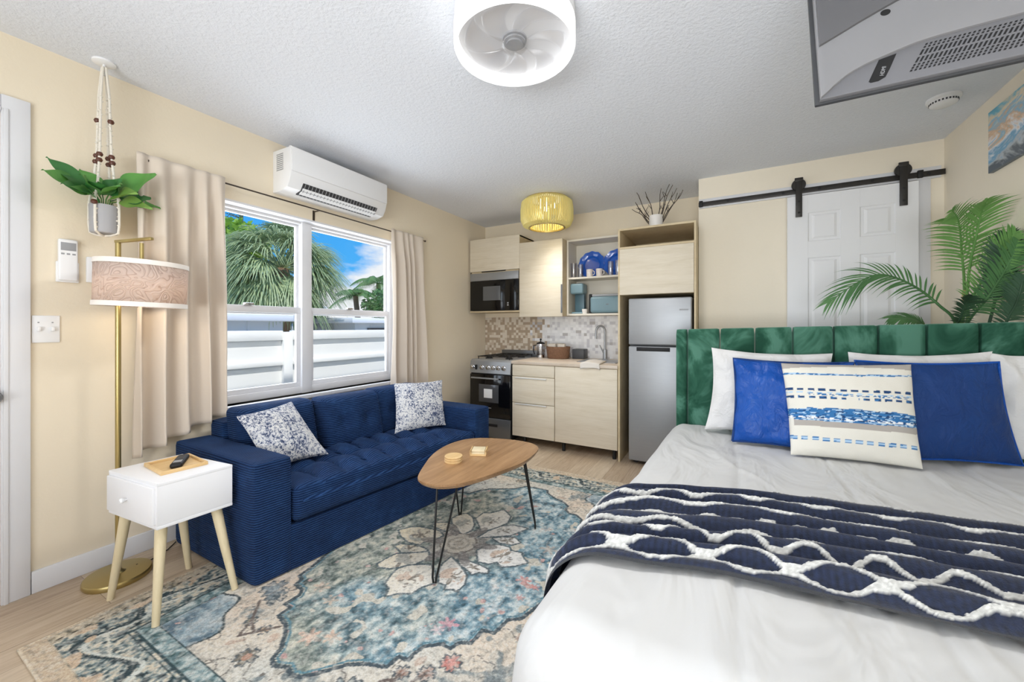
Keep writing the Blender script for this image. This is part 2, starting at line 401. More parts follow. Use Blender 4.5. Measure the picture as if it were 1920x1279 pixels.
# ------------------------------------------------------------------ rug
def vnoise(x, y, s, seed=0):
    r = np.random.RandomState(seed); G = r.rand(128, 128); X = x/s+37.3; Y = y/s+51.7
    i = np.floor(X).astype(int); j = np.floor(Y).astype(int); u = X-i; v = Y-j; u = u*u*(3-2*u); v = v*v*(3-2*v)
    g = lambda a, b_: G[a % 128, b_ % 128]
    return (g(i, j)*(1-u)+g(i+1, j)*u)*(1-v)+(g(i, j+1)*(1-u)+g(i+1, j+1)*u)*v
def fbm(x, y, s, seed=0, o=4): return sum(vnoise(x, y, s/2**k, seed+k)*.5**k for k in range(o))/sum(.5**k for k in range(o))
def inpoly(x, y, poly):
    r = np.zeros(x.shape, bool); n = len(poly)
    for i in range(n):
        (x0, y0), (x1, y1) = poly[i], poly[(i+1) % n]
        if y0 == y1: continue
        k = ((y0 > y) != (y1 > y)) & (x < (x1-x0)*(y-y0)/(y1-y0)+x0); r ^= k
    return r
def pdist(x, y, poly, closed=True):
    d = np.full(x.shape, 9.); n = len(poly)
    for i in range(n if closed else n-1):
        ax, ay = poly[i]; bx_, by = poly[(i+1) % n]; dx, dy = bx_-ax, by-ay
        t = np.clip(((x-ax)*dx+(y-ay)*dy)/max(dx*dx+dy*dy, 1e-9), 0, 1); d = np.minimum(d, np.hypot(x-ax-t*dx, y-ay-t*dy))
    return d
MED = [(-1.93,1.298),(-1.915,1.218),(-1.878,1.207),(-1.868,1.168),(-1.801,1.161),(-1.775,1.129),(-1.777,1.061),(-1.734,1.06),(-1.734,1.007),(-1.654,.99),(-1.604,.961),(-1.545,.907),(-1.526,.862),(-1.489,.848),(-1.438,.87),(-1.394,.856),(-1.352,.869),(-1.304,.923),(-1.254,.984),(-1.201,1.019),(-1.117,1.049),(-1.113,1.104),(-1.067,1.112),(-1.072,1.139),(-1.059,1.19),(-1.006,1.233),(-.964,1.231),(-.949,1.271),(-.906,1.292),(-.904,1.372),(-.852,1.38),(-.839,1.474),(-.792,1.504),(-.74,1.7),(-.66,1.85),(-.74,2.05),(-.80,2.3),(-.857,2.475),(-.908,2.516),(-.959,2.516),(-.999,2.553),(-1.002,2.612),(-1.045,2.652),(-1.135,2.686),(-1.218,2.745),(-1.238,2.79),(-1.344,2.788),(-1.417,2.777),(-1.47,2.698),(-1.551,2.644),(-1.642,2.593),(-1.695,2.535),(-1.734,2.449),(-1.93,2.4),(-2.03,2.1),(-2.1,1.85),(-2.03,1.6)]
PET = [[(-1.801,1.795),(-1.761,1.854),(-1.719,1.884),(-1.643,1.897),(-1.575,1.906),(-1.527,1.877),(-1.54,1.816),(-1.58,1.768),(-1.582,1.734),(-1.656,1.725),(-1.741,1.751)],[(-1.687,1.651),(-1.679,1.681),(-1.607,1.708),(-1.535,1.717),(-1.501,1.706),(-1.548,1.662),(-1.615,1.625),(-1.651,1.641)],[(-1.643,1.481),(-1.639,1.532),(-1.626,1.596),(-1.551,1.649),(-1.485,1.697),(-1.447,1.661),(-1.472,1.581),(-1.524,1.526),(-1.559,1.486),(-1.618,1.469)],[(-1.483,1.389),(-1.507,1.45),(-1.517,1.504),(-1.489,1.551),(-1.426,1.596),(-1.386,1.608),(-1.33,1.568),(-1.281,1.51),(-1.315,1.456),(-1.327,1.397),(-1.38,1.368),(-1.414,1.328),(-1.438,1.37)],[(-1.337,1.635),(-1.34,1.72),(-1.286,1.696),(-1.228,1.665),(-1.178,1.633),(-1.144,1.569),(-1.148,1.514),(-1.17,1.519),(-1.202,1.501),(-1.217,1.528),(-1.259,1.523),(-1.307,1.581)],[(-1.293,1.724),(-1.237,1.734),(-1.176,1.736),(-1.103,1.725),(-1.094,1.7),(-1.136,1.686),(-1.155,1.656),(-1.194,1.674),(-1.255,1.692)],[(-1.248,1.841),(-1.23,1.912),(-1.169,1.952),(-1.107,1.955),(-1.087,1.931),(-1.025,1.942),(-.992,1.903),(-.954,1.88),(-1.0,1.823),(-1.054,1.783),(-1.098,1.811),(-1.127,1.773),(-1.187,1.762)],[(-1.239,1.997),(-1.179,2.044),(-1.132,2.063),(-1.08,2.033),(-1.107,1.993),(-1.183,1.976)],[(-1.323,1.963),(-1.307,2.056),(-1.276,2.131),(-1.215,2.187),(-1.115,2.198),(-1.135,2.151),(-1.169,2.077),(-1.246,2.02)],[(-1.347,2.033),(-1.401,2.091),(-1.466,2.15),(-1.463,2.235),(-1.419,2.259),(-1.367,2.34),(-1.285,2.283),(-1.261,2.2),(-1.288,2.125),(-1.325,2.06)],[(-1.428,1.946),(-1.493,1.981),(-1.557,2.02),(-1.606,2.072),(-1.592,2.146),(-1.559,2.173),(-1.498,2.148),(-1.434,2.073),(-1.411,2.012)],[(-1.478,1.96),(-1.536,1.972),(-1.535,1.928),(-1.652,1.937),(-1.66,1.978),(-1.601,2.011),(-1.521,1.995)]]
RX0, RX1, RY0, RY1 = -2.445, -.34, .40, 3.215
def build_rug():
    nx, ny = 420, 562
    gx = np.linspace(RX0, RX1, nx+1); gy = np.linspace(RY0, RY1, ny+1)
    x, y = np.meshgrid(gx, gy, indexing='ij')
    L = lambda h: np.array(lin(h))
    col = np.zeros(x.shape+(3,))
    def put(mask, c):
        m = mask.astype(float) if mask.dtype == bool else mask
        col[:] = col*(1-m[..., None])+m[..., None]*(L(c) if isinstance(c, str) else c)
    def lerp(f, stops):
        f = np.clip(f, 0, 1); out = np.zeros(f.shape+(3,)); P = [s[0] for s in stops]; Cc = np.array([L(s[1]) for s in stops])
        for k in range(3): out[..., k] = np.interp(f, P, Cc[:, k])
        return out
    n1 = fbm(x, y, .06, 1, 4); n2 = fbm(x, y, .025, 9, 3); n3 = fbm(x, y, .35, 20, 3); n4 = fbm(x, y*.6, .032, 31, 3)
    spk = np.clip((n2-.5)*3+.5, 0, 1)
    # cream field
    put(np.ones(x.shape), lerp(n3*1.4-.2, [(0, 'dfcab4'), (.5, 'dad0c0'), (1, 'cccdc6')]))
    put(np.clip((n2-.62)*5, 0, .5), '9a9285')
    # sketchy floral drawing on the cream field
    lines = np.abs(fbm(x, y, .16, 77, 3)-.5); put((lines < .007), '7d776f'); m = (fbm(x, y, .12, 55, 2) > .66); put(m*np.clip(spk, .2, .8), '6f7f84'); m2 = (fbm(x, y, .10, 66, 2) > .78); put(m2*.6, 'bfa08c')
    def posy(cx, cy, r, c1, c2, n=7, rot=0):
        a = np.arctan2(y-cy, x-cx)+rot; d = np.hypot(x-cx, y-cy); e = r*(.72+.28*np.cos(n*a)*np.cos(2.3*a+1)); k = d < e
        put(k*np.clip(.35+spk*.65, 0, 1), c1); put((np.abs(d-e) < .005), '5d6468'); put((d < r*.35), c2)
    for cx, cy, r, c1, c2 in ((-1.93, 1.1, .07, '6d7c84', '8f9a9e'), (-1.86, 1.07, .055, '7d8a8e', '59656b'), (-1.70, .93, .03, 'b59c84', '8d8574'), (-1.80, .93, .03, '8a8a7c', 'a5998a'), (-1.62, .82, .05, '7a7468', 'b08a76'), (-1.3, .80, .05, 'bf9c86', 'a87f6a'),
                              (-1.17, .90, .075, '7f8c8e', '5d6d72'), (-1.05, 1.06, .035, 'a88f80', '8f6f62'), (-.97, 1.10, .04, 'b79f92', '94786c'), (-.92, 1.18, .05, 'b5655c', 'd29a90'), (-.85, 1.02, .05, '6f8489', '9fb0b0'), (-1.0, .85, .05, '8d9a98', '6d7c80'), (-1.5, 2.85, .05, 'b3a088', '8c8c80'), (-.8, 2.75, .08, '9aa3a2', '7f8c8f'), (-.62, 2.6, .06, 'a59a90', '8f9a9a')):
        posy(cx, cy, r, c1, c2)
    for P_ in ([(-1.9, 1.02), (-1.8, .93), (-1.72, .90)], [(-1.8, .93), (-1.76, .86), (-1.7, .93), (-1.66, .97)], [(-1.05, .84), (-1.06, .95), (-1.05, 1.05)], [(-1.06, .95), (-1.0, 1.03), (-.97, 1.1)], [(-1.12, .9), (-1.09, 1.0), (-1.06, 1.02)], [(-.97, 1.05), (-.92, .95), (-.9, .9)]):
        put(pdist(x, y, P_, False) < .0065, '6e625c')
    # scalloped corner spandrels
    ccx, ccy = (RX0+RX1)/2, (RY0+RY1)/2
    ax = (RX1-RX0)/2-np.abs(x-ccx); ay = (RY1-RY0)/2-np.abs(y-ccy)   # distance in from the edges
    a = ax-.34; c_ = ay-.33; ang = np.arctan2(c_, a); rr = np.hypot(a, c_)*(1+.08*np.cos(8*ang))
    put((rr < .25), lerp(n1*1.3-.1, [(.2, '5b7280'), (.45, '8ea2ab'), (.7, 'b6c0c2'), (.9, 'd0d0c8')])); put((np.abs(rr-.25) < .006), '3f4c50')
    put((fbm(x, y, .05, 91, 2) > .75) & (rr < .24), 'c5a09a')
    # medallion
    im = inpoly(x, y, MED); dm = pdist(x, y, MED)
    tone = fbm(x, y, .5, 44, 2)+.75*(x-ccx)-.12*(y-ccy)-.06
    blue = lerp(n4*.8+n2*.55-.18, [(.16, '3a5560'), (.33, '587b8a'), (.48, '86a3ae'), (.62, 'b6c7ca'), (.8, 'dcdfda')])
    olive = lerp(n4*.8+n2*.55-.18, [(.16, '43504d'), (.33, '67746e'), (.5, '979f96'), (.65, 'bcbdae'), (.84, 'd8d3c2')])
    k = np.clip((tone-.42)*5+.5, 0, 1)[..., None]; put(im, blue*k+olive*(1-k))
    put(im & (fbm(x, y, .07, 71, 2) > .735), 'c9c4b6'); put(im & (fbm(x, y, .055, 72, 2) > .80), 'c5a29c')
    put(dm < .009, '46535a'); put(im & (dm > .012) & (dm < .022), '5f8794')
    for cx, cy, r, c1 in ((-1.50, 1.0, .06, 'dab8a4'), (-1.42, 1.04, .05, 'd8bda8'), (-1.62, 1.18, .045, 'c9b8a6'), (-1.74, 1.22, .05, 'd6c0ac'), (-1.05, 1.33, .05, 'cf9aa2'), (-1.07, 1.28, .035, 'dcc4c4'), (-1.12, 1.25, .03, 'd8dcdc'), (-.92, 1.5, .045, 'd4dada'), (-.95, 1.53, .03, 'cdd6d6'), (-.86, 1.62, .03, 'd0a39c'), (-.9, 1.74, .045, 'cf938c'), (-.83, 1.72, .03, 'd39a92'), (-1.0, 1.62, .03, 'd9cfc8'), (-.86, 2.3, .05, 'cfd4d2'), (-1.0, 2.25, .04, 'b5a49c'), (-.9, 2.05, .06, 'b9aea4')):
        a_ = np.arctan2(y-cy, x-cx); d = np.hypot((x-cx)*1.0, (y-cy)*1.3); put((d < r*(.7+.3*np.cos(6*a_+r*90)))*np.clip(spk+.3, 0, .9), c1)
    # flower
    fx, fy = -1.39, 1.854; d = np.hypot(x-fx, y-fy); an = np.arctan2(y-fy, x-fx)
    put((d < .2*(1+.22*np.cos(6*an)))*.85, lerp(n2*1.2-.1, [(.2, '8f8a84'), (.6, 'b3aca2'), (.9, 'd0c9be')]))
    for p in PET:
        pin = inpoly(x, y, p); dp = pdist(x, y, p); cx = sum(q[0] for q in p)/len(p); cy = sum(q[1] for q in p)/len(p); warm = np.clip(-(x-fx)*1.5+.4, 0, 1)[..., None]
        put(dp < .012, '57656a'); put(pin, L('e6e4df')*(1-warm)+L('ded2b6')*warm)
        dd = np.hypot(x-cx, y-cy); sz = .045+.02*(len(p) > 9); aa = np.arctan2(y-cy, x-cx)
        put(pin & (dd < sz*(.6+.4*np.cos(5*aa))) & (n2 > .45), '8d8478'); put(pin & (dd < sz*1.1) & (n1 > .56), 'cdb8a6' if len(p) > 11 else 'b4b3a9')
    put(d < .105, 'cbc3b4'); put((np.abs(d-.105) < .006), '857d74'); put((np.abs(d-.06) < .008)*.8, 'a39a8c'); put((d < .03), 'b8ae9e')
    for q in range(6):
        th = q*PI/3+.3; lx, ly = fx+.16*math.cos(th), fy+.16*math.sin(th); u = (x-lx)*math.cos(th)+(y-ly)*math.sin(th); v = -(x-lx)*math.sin(th)+(y-ly)*math.cos(th)
        put(((u/.075)**2+(v/.03)**2 < 1)*.8, '847e7a')
    # borders
    mfr = np.minimum(ax/.34, ay/.33); br_ = mfr < 1
    n5 = fbm(x, y, .02, 101, 2); n6 = np.clip((fbm(x, y, .013, 131, 2)-.5)*2.2+.5, 0, 1); busy = lerp(n5*.75+n6*.45-.1, [(.2, '25363b'), (.34, '5a6c6f'), (.5, '93a09e'), (.62, 'c6c2b2'), (.8, 'd8ccb6')])
    put(br_, busy)
    put(br_ & (mfr > .8), lerp(n2*1.3-.15, [(.2, '3b5a5c'), (.5, '7e979a'), (.85, 'c6cdc8')]))
    for q, w_ in ((.985, .012), (.80, .014), (.74, .008)): put(np.abs(mfr-q) < w_, '31484d')
    wig = np.abs(np.sin((x+y)*26)*.045+.55-mfr); put(br_ & (wig < .018) & (mfr < .74), 'd5d3c6'); wig = np.abs(np.sin((x-y)*17+1)*.13+.45-mfr); put(br_ & (wig < .03) & (mfr < .7), '2d3f44'); wig = np.abs(np.sin((x-y)*17+1)*.13+.52-mfr); put(br_ & (wig < .02) & (mfr < .74), 'cdd0c8')
    put(br_ & (fbm(x, y, .09, 61, 2) > .66) & (mfr < .7), 'cfb79c')
    put((mfr < .24), lerp(n2*1.2-.1, [(.25, '6f6a5c'), (.45, 'b8ab94'), (.7, 'd3c5ae')]))
    wv = np.abs(mfr-.2); put((wv < .02) & (np.sin((x+y)*160) > 0), '4a453c')
    put((ax < .018) | (ay < .075), 'cdb99f'); put((ax < .008) | (ay < .008), 'ddcdb4')
    put(np.clip((fbm(x, y, .011, 5, 2)-.5)*1.2, 0, .35), 'e2dfd6'); put(np.clip((.5-fbm(x, y, .012, 15, 2))*1.2, 0, .35), '3a444a')
    bm = BM(); nv = (nx+1)*(ny+1)
    z = .009+.0008*np.sin(x*7)*np.cos(y*5)
    loc = Vector((ccx, ccy, 0)); co = np.stack([x-ccx, y-ccy, z], -1).reshape(-1, 3)
    idx = np.arange(nv).reshape(nx+1, ny+1); F = np.stack([idx[:-1, :-1], idx[1:, :-1], idx[1:, 1:], idx[:-1, 1:]], -1).reshape(-1, 4)
    # rim down to the floor
    rim = np.concatenate([idx[:, 0], idx[-1, 1:], idx[-2::-1, -1], idx[0, -2:0:-1]])
    low = co[rim].copy(); low[:, 2] = 0; co = np.concatenate([co, low]); li = nv+np.arange(len(rim)); r2 = np.roll(rim, -1); l2 = np.roll(li, -1)
    F = np.concatenate([F, np.stack([rim, li, l2, r2], -1)])
    cf = np.concatenate([col.reshape(-1, 3), np.tile(L('d3c2a8'), (len(rim), 1))]); cf = np.concatenate([cf, np.ones((len(cf), 1))], 1)
    me = bpy.data.meshes.new('area_rug'); me.vertices.add(len(co)); me.vertices.foreach_set('co', co.ravel().astype(np.float32))
    me.loops.add(F.size); me.loops.foreach_set('vertex_index', F.ravel().astype(np.int32)); me.polygons.add(len(F)); me.polygons.foreach_set('loop_start', np.arange(0, F.size, 4, dtype=np.int32))
    me.update(calc_edges=True); me.validate()
    at = me.color_attributes.new('Col', 'FLOAT_COLOR', 'POINT'); at.data.foreach_set('color', cf.astype(np.float32).ravel())
    me.materials.append(vcol('woven_rug', .95, .4, 350, .003, .25)); bm.free()
    o = bpy.data.objects.new('area_rug', me); C.objects.link(o); o.location = loc
    tag(o, 'distressed oriental area rug in blue, teal and cream with a flower medallion', 'rug')
build_rug()

# ------------------------------------------------------------------ sofa
P0 = Vector((-2.005, 1.045, 0)); LA = 1.77; DB = .86
def SW(a, b_, z): return P0+Vector((.129, .992, 0))*a+Vector((-1, 0, 0))*b_+Vector((0, 0, z))
sf = thing('sofa', 'navy blue corduroy sofa with tufted seat below the window', 'sofa', SW(LA/2, DB/2, 0.0))
def sb(a0, a1, b0, b1, z0, z1, r, n, bulge=None):
    bm = BM(); h = ((a1-a0)/2, (b1-b0)/2, (z1-z0)/2)
    def fn(p):
        q = Vector(p)
        if bulge: q = bulge(q, h)
        return SW((a0+a1)/2+q.x, (b0+b1)/2+q.y, (z0+z1)/2+q.z)
    softbox(bm, h, r, n, fn); bmesh.ops.recalc_face_normals(bm, faces=bm.faces); return bm
ZB = .012
obj('base', sb(.165, LA-.165, .0, DB-.1, ZB, .25, .012, (24, 12, 8)), 'cord_z', sf, mat2='cord_x')
def armb(p, h): return p+Vector((.012*math.copysign(1, p.x)*max(0, 1-(p.y/h[1])**2)*max(0, 1-(p.z/h[2])**2)*(abs(p.x) > h[0]*.8), 0, .006*(p.z > h[2]*.8)))
for a0, a1 in ((0, .18), (LA-.18, LA)): obj('armrest', sb(a0, a1, -.004, DB-.02, ZB, .605, .022, (8, 24, 20), armb), 'cord_z', sf, mat2='cord_x')
obj('back_frame', sb(.18, LA-.18, .70, DB, ZB, .70, .025, (24, 8, 20)), 'cord_z', sf, mat2='cord_x')
def tuft(nc, nr, dep, puff, top=True):
    def fn(p, h):
        u = (p.x/h[0]+1)/2; v = (p.y/h[1]+1)/2
        if p.z > h[2]*.2:
            e = min(1, 6*min(u, 1-u), 6*min(v, 1-v)); k = 0
            g = abs(math.sin(u*nc*PI))**.5*abs(math.sin(v*nr*PI))**.5
            return p+Vector((0, 0, (puff*e*(.35+.65*g) - dep*(1-g)*e*.6)*min(1, (p.z/h[2]-.2)/.7)))
        if abs(p.y+h[1]) < .02: return p+Vector((0, -.012*max(0, 1-(p.z/h[2])**2), 0))
        return p
    return fn
obj('seat_cushion', sb(.185, LA-.185, -.012, .66, .252, .435, .035, (150, 48, 12), tuft(9, 2.5, .045, .05)), 'cord_z', sf, mat2='cord_x')
def backc(nb):
    def fn(p, h):
        u = p.x/h[0]; v = p.z/h[2]
        if p.y < -h[1]*.3:
            k = max(0, 1-u*u)*max(0, 1-v*v); d = 0
            for cx, cz in nb: d += .034*math.exp(-((u-cx)**2*h[0]**2+(v-cz)**2*h[2]**2)/.0022)
            p = p+Vector((0, -.045*k**.7+d, 0))
        # top leans back
        return p+Vector((0, .075*(v+1)/2, 0))
    return fn
btn = [(-.4, 0), (.4, 0)]
for a0, a1, b0 in ((.19, .655, .50), (.66, 1.115, .44), (1.12, 1.58, .50)):
    obj('back_cushion', sb(a0, a1, b0, b0+.15, .44, .785, .04, (30, 10, 24), backc(btn)), 'cord_z', sf, mat2='cord_x')

# pillows / cushions
def pillow_bm(BL, BR, TR, TL, t, n=36, pinch=.06, seed=0, wr=.006, fac=None):
    BL, BR, TR, TL = map(Vector, (BL, BR, TR, TL)); N = ((BR-BL).cross(TL-BL)).normalized()
    bm = BM(); uv = []
    def pt(u, v, sgn):
        uu = u+(.5-u)*pinch*4*v*(1-v)*1.0; vv = v+(.5-v)*pinch*4*u*(1-u)
        P_ = (BL*(1-uu)+BR*uu)*(1-vv)+(TL*(1-uu)+TR*uu)*vv
        h = max(0, (1-(2*u-1)**2)*(1-(2*v-1)**2))**.5
        w_ = wr*(nz(u*5+seed, v*5, sgn)+.5*nz(u*11+seed, v*11, 3))*min(1, h*3)
        e = wr*.8*math.sin(18*(u+v)+seed)*(1-h)
        return P_+N*(sgn*(t*h)+w_+e*.5)
    V = [[[None]*(n+1) for _ in range(n+1)] for _ in (0, 1)]
    for s, sg in ((0, 1), (1, -1)):
        for i in range(n+1):
            for j in range(n+1):
                if s and (i in (0, n) or j in (0, n)): V[1][i][j] = V[0][i][j]; continue
                V[s][i][j] = bm.verts.new(pt(i/n, j/n, sg)); uv.append((i/n, j/n, sg))
        for i in range(n):
            for j in range(n):
                f = (V[s][i][j], V[s][i+1][j], V[s][i+1][j+1], V[s][i][j+1]); bm.faces.new(f if s == 0 else f[::-1])
    return bm, uv
def piping(BL, BR, TR, TL, r, pinch=.06, n=14):
    BL, BR, TR, TL = map(Vector, (BL, BR, TR, TL)); pts = []
    E_ = [(i/n, 0) for i in range(n)]+[(1, i/n) for i in range(n)]+[(1-i/n, 1) for i in range(n)]+[(0, 1-i/n) for i in range(n+1)]
    for u, v in E_:
        uu = u+(.5-u)*pinch*4*v*(1-v); vv = v+(.5-v)*pinch*4*u*(1-u); pts.append((BL*(1-uu)+BR*uu)*(1-vv)+(TL*(1-uu)+TR*uu)*vv)
    return one(tube, pts, r, 6, False)
tag(obj('throw_pillow', pillow_bm((-2.275, 1.26, .468), (-2.215, 1.60, .472), (-2.52, 1.55, .785), (-2.41, 1.165, .775), .07, seed=1)[0], 'speck'), 'blue and white speckled pillow at the near end of the sofa, beside the side table', 'pillow', 'speckled sofa pillows')
tag(obj('throw_pillow', pillow_bm((-2.22, 2.165, .465), (-2.06, 2.575, .462), (-2.20, 2.70, .81), (-2.40, 2.33, .815), .075, seed=5)[0], 'speck'), 'blue and white speckled pillow at the far end of the sofa, toward the stove', 'pillow', 'speckled sofa pillows')

# ------------------------------------------------------------------ bed
bd = thing('bed', 'bed with a green channel tufted velvet headboard', 'bed', (.46, 1.85, 0))
HY = 2.90
b = BM(); xs = [-.33, -.256]+[-.256+.195*i for i in range(1, 8)]+[1.273]
def htop(x): return 1.257+(x+.33)*.026
for xa, xb in zip(xs, xs[1:]):
    def fn(p, xa=xa, xb=xb):
        u = p.x/((xb-xa)/2); bul = .016*max(0, 1-u*u)**.5 if p.y < 0 else 0
        X = (xa+xb)/2+p.x; zz = .30+(p.z+.5)*(htop(X)-.30); return Vector((X, HY+.045+p.y-bul, zz))
    softbox(b, ((xb-xa)/2-.0015, .04, .5), .014, (12, 4, 24), fn)
obj('headboard', b, 'velvet', bd)
for x_ in (-.28, 1.17): obj('headboard_post', one(box, x_, HY+.02, 0, x_+.06, HY+.07, .32), 'velvet', bd)
obj('bed_frame', one(box, -.30, .92, .14, 1.21, 2.90, .27, .02), 'velvet', bd)
for x_ in (-.27, 1.12):
    for y_ in (.98, 2.78): obj('leg', one(box, x_, y_, 0, x_+.06, y_+.06, .14), 'black', bd)
obj('mattress', one(box, -.31, .92, .27, 1.22, 2.885, .55, .05, 4), 'sheet', bd)
BX0, BX1, BY0, BY1, BZ, BRAD = -.43, 1.30, .75, 2.872, .628, .085
def taper(y): return .07*max(0, (y-BY0)/(BY1-BY0))**1.2
def duvet():
    bm = BM(); nx, ny, nzz = 190, 200, 30
    V = {}
    zlo = .10
    def vert(i, j, k):
        if (i, j, k) in V: return V[i, j, k]
        hx, hy, hz = (BX1-BX0)/2, (BY1-BY0)/2, (BZ-zlo)/2
        p = Vector((hx*(2*i/nx-1), hy*(2*j/ny-1), hz*(2*k/nzz-1)))
        r = .11; q = Vector((max(-(hx-r), min(hx-r, p.x)), max(-(hy-r), min(hy-r, p.y)) if p.y < 0 else min(hy-.04, p.y), min(hz-r, p.z)))
        d = p-q
        if d.length > 1e-9: p = q+d.normalized()*min(r, d.length)
        X, Y, Z = (BX0+BX1)/2+p.x, (BY0+BY1)/2+p.y, zlo+hz+p.z
        side = max(0, 1-(Z-zlo)/(BZ-zlo))
        # hanging folds and puffing
        fold = .018*math.sin(Y*11+2*math.sin(Y*3))*side; fold2 = .02*math.sin(X*10+1.3)*side
        puff = .02*math.sin(PI*min(1, max(0, (Z-zlo)/(BZ-zlo))))
        if p.x < -(hx-r)+1e-6: X += fold-puff
        if p.x > (hx-r)-1e-6: X -= fold-puff
        if p.y < -(hy-r)+1e-6: Y += fold2-puff*1.2
        if X < .4: X += taper(Y)*(1-(X-BX0)/(.4-BX0)) if X > BX0 else taper(Y)
        if p.z > hz-r+1e-6: Z += .007*(nz(X*3.2, Y*2.2, 1)+.6*nz(X*7, Y*3, 2))+.004*nz(X*16, Y*6, 5)
        if p.z > hz-r+1e-6:
            for xg in (.02, .40, .93): Z -= .007*math.exp(-((X-xg-.01*math.sin(Y*4))/.011)**2)
            w1 = nz(X*2.1+.9*nz(Y*1.1, X, 7), Y*.8, 9); Z += .020*math.exp(-(w1/.04)**2)*max(0, nz(X*1.3, Y*1.3, 12)+.25)
        V[i, j, k] = bm.verts.new((X, Y, Z)); return V[i, j, k]
    for a in range(nx):
        for c in range(ny): bm.faces.new((vert(a, c, nzz), vert(a+1, c, nzz), vert(a+1, c+1, nzz), vert(a, c+1, nzz)))
    for a in range(nx):
        for c in range(nzz): bm.faces.new((vert(a, 0, c), vert(a+1, 0, c), vert(a+1, 0, c+1), vert(a, 0, c+1)))
    for a in range(ny):
        for c in range(nzz):
            bm.faces.new((vert(0, a, c), vert(0, a, c+1), vert(0, a+1, c+1), vert(0, a+1, c))); bm.faces.new((vert(nx, a, c), vert(nx, a+1, c), vert(nx, a+1, c+1), vert(nx, a, c+1)))
    return bm
dv = duvet()
tag(obj('comforter', dv, 'duvet', smooth=60), 'white comforter spread over the bed', 'comforter')
# throw blanket: follows a cross-section of the bed and drapes down its left side
def throw():
    ns, nw = 400, 190; bm = BM(); cols = []; navy = np.array(lin('1b2640')); wht = np.array(lin('d3d3cf')); dk = np.array(lin('131c31'))
    def cross(s, y):
        x0 = BX0+taper(y)-.012; r = .12; top = BZ+.012; q = PI/2*r
        drop = .30
        if s < drop-r: return x0-.03*(1-s/(drop-r))*.5-.012, top-r-(drop-r-s), Vector((-1, 0, 0))
        if s < drop-r+q:
            a = (s-(drop-r))/r; return x0+r-r*math.cos(a)-.012*math.cos(a), top-r+r*math.sin(a), Vector((-math.cos(a), 0, math.sin(a)))
        return x0+r+(s-(drop-r+q)), top, Vector((0, 0, 1))
    L_ = 1.98
    for i in range(ns+1):
        for j in range(nw+1):
            s = L_*i/ns; w_ = j/nw
            x_, z_, n_ = cross(s, 1.4)
            k = max(0, x_+.40)
            ylo = 1.03+.10*min(k, .4)/.4+.10*max(0, k-.4)-.02*(s < .3)*(.3-s)/.3 - .25*max(0, .3-s)
            yhi = 1.60+.17*min(k, .45)/.45+.12*max(0, k-.45)-.12*max(0, .35-s)
            y_ = ylo+(yhi-ylo)*w_
            x_, z_, n_ = cross(s, y_)
            ph = w_*6.6+.55*nz(s*1.3, w_*3, 4); e = min(1, 8*w_, 8*(1-w_))
            rd = (.5+.5*math.cos(2*PI*ph))**.8
            hgt = .006+.029*rd*e*(.55+.45*min(1, s*2.5))+.004*nz(s*9, w_*9)
            p = Vector((x_, y_, z_))+n_*hgt
            bm.verts.new(p)
            # chunky wavy white lines in pairs
            f = 0
            U_ = w_; tri = lambda q: abs((q % 1)*2-1)*2-1
            for c0, am, lam, phs in ((.07, .034, .20, 0), (.145, .034, .20, .45), (.28, .034, .15, .2), (.37, .024, .22, .7), (.52, .03, .16, .2), (.62, .022, .24, .1), (.76, .024, .18, .4), (.93, .02, .20, .6)):
                fade = 1 if c0 < .85 else (1 if s > .8 else 0)
                ctr = c0+am*max(-.8, min(.8, 1.3*tri(s/lam+phs+.15*nz(s*2, c0*9))))
                if abs(U_-ctr) < .0112+.006*nz(s*40, U_*40, 8): f = max(f, fade)
            c = wht*(.75+.95*abs(nz(s*150, w_*80, 2))) if f else navy*(.9+.22*math.sin(s*900)+.6*nz(s*110, w_*70, 6))
            if w_ < .018 or w_ > .985: c = np.array(lin('34363a'))
            cols.append((*np.clip(c, .003, 1), 1))
            if f: bm.verts.ensure_lookup_table(); bm.verts[-1].co += n_*(.005+.003*nz(s*130, w_*80))
    bm.verts.ensure_lookup_table(); q = nw+1
    for i in range(ns):
        for j in range(nw): bm.faces.new([bm.verts[t] for t in (i*q+j, (i+1)*q+j, (i+1)*q+j+1, i*q+j+1)])
    return bm, cols
tb, tcol = throw()
tag(obj('throw_blanket', tb, vcol('navy_knit', .95, .5, 260, .006, 0, .15), None, 80, None, tcol), 'navy knit throw blanket with white zigzag lines across the foot of the bed', 'blanket')
# bed pillows
PB = .645
tag(obj('bed_pillow', pillow_bm((-.14, 2.68, PB), (.50, 2.72, PB), (.50, 2.80, 1.125), (-.105, 2.76, 1.145), .08, seed=11, wr=.014, pinch=.085)[0], 'pillow_w'), 'white bed pillow at the left, behind the bright blue satin pillow', 'pillow', 'white bed pillows')
tag(obj('bed_pillow', pillow_bm((.53, 2.72, PB), (1.10, 2.72, PB), (1.11, 2.80, 1.155), (.565, 2.80, 1.135), .075, seed=21, wr=.014, pinch=.085)[0], 'pillow_w'), 'white bed pillow behind the dark blue velvet pillow', 'pillow', 'white bed pillows')
tag(obj('bed_pillow', pillow_bm((1.10, 2.735, PB), (1.325, 2.735, PB), (1.328, 2.82, 1.155), (1.09, 2.80, 1.15), .055, seed=31, wr=.012, pinch=.07)[0], 'pillow_w'), 'white bed pillow at the far right edge against the right wall', 'pillow', 'white bed pillows')
q = ((.008, 2.50, PB-.005), (.46, 2.47, PB-.005), (.555, 2.62, 1.09), (.014, 2.64, 1.09))
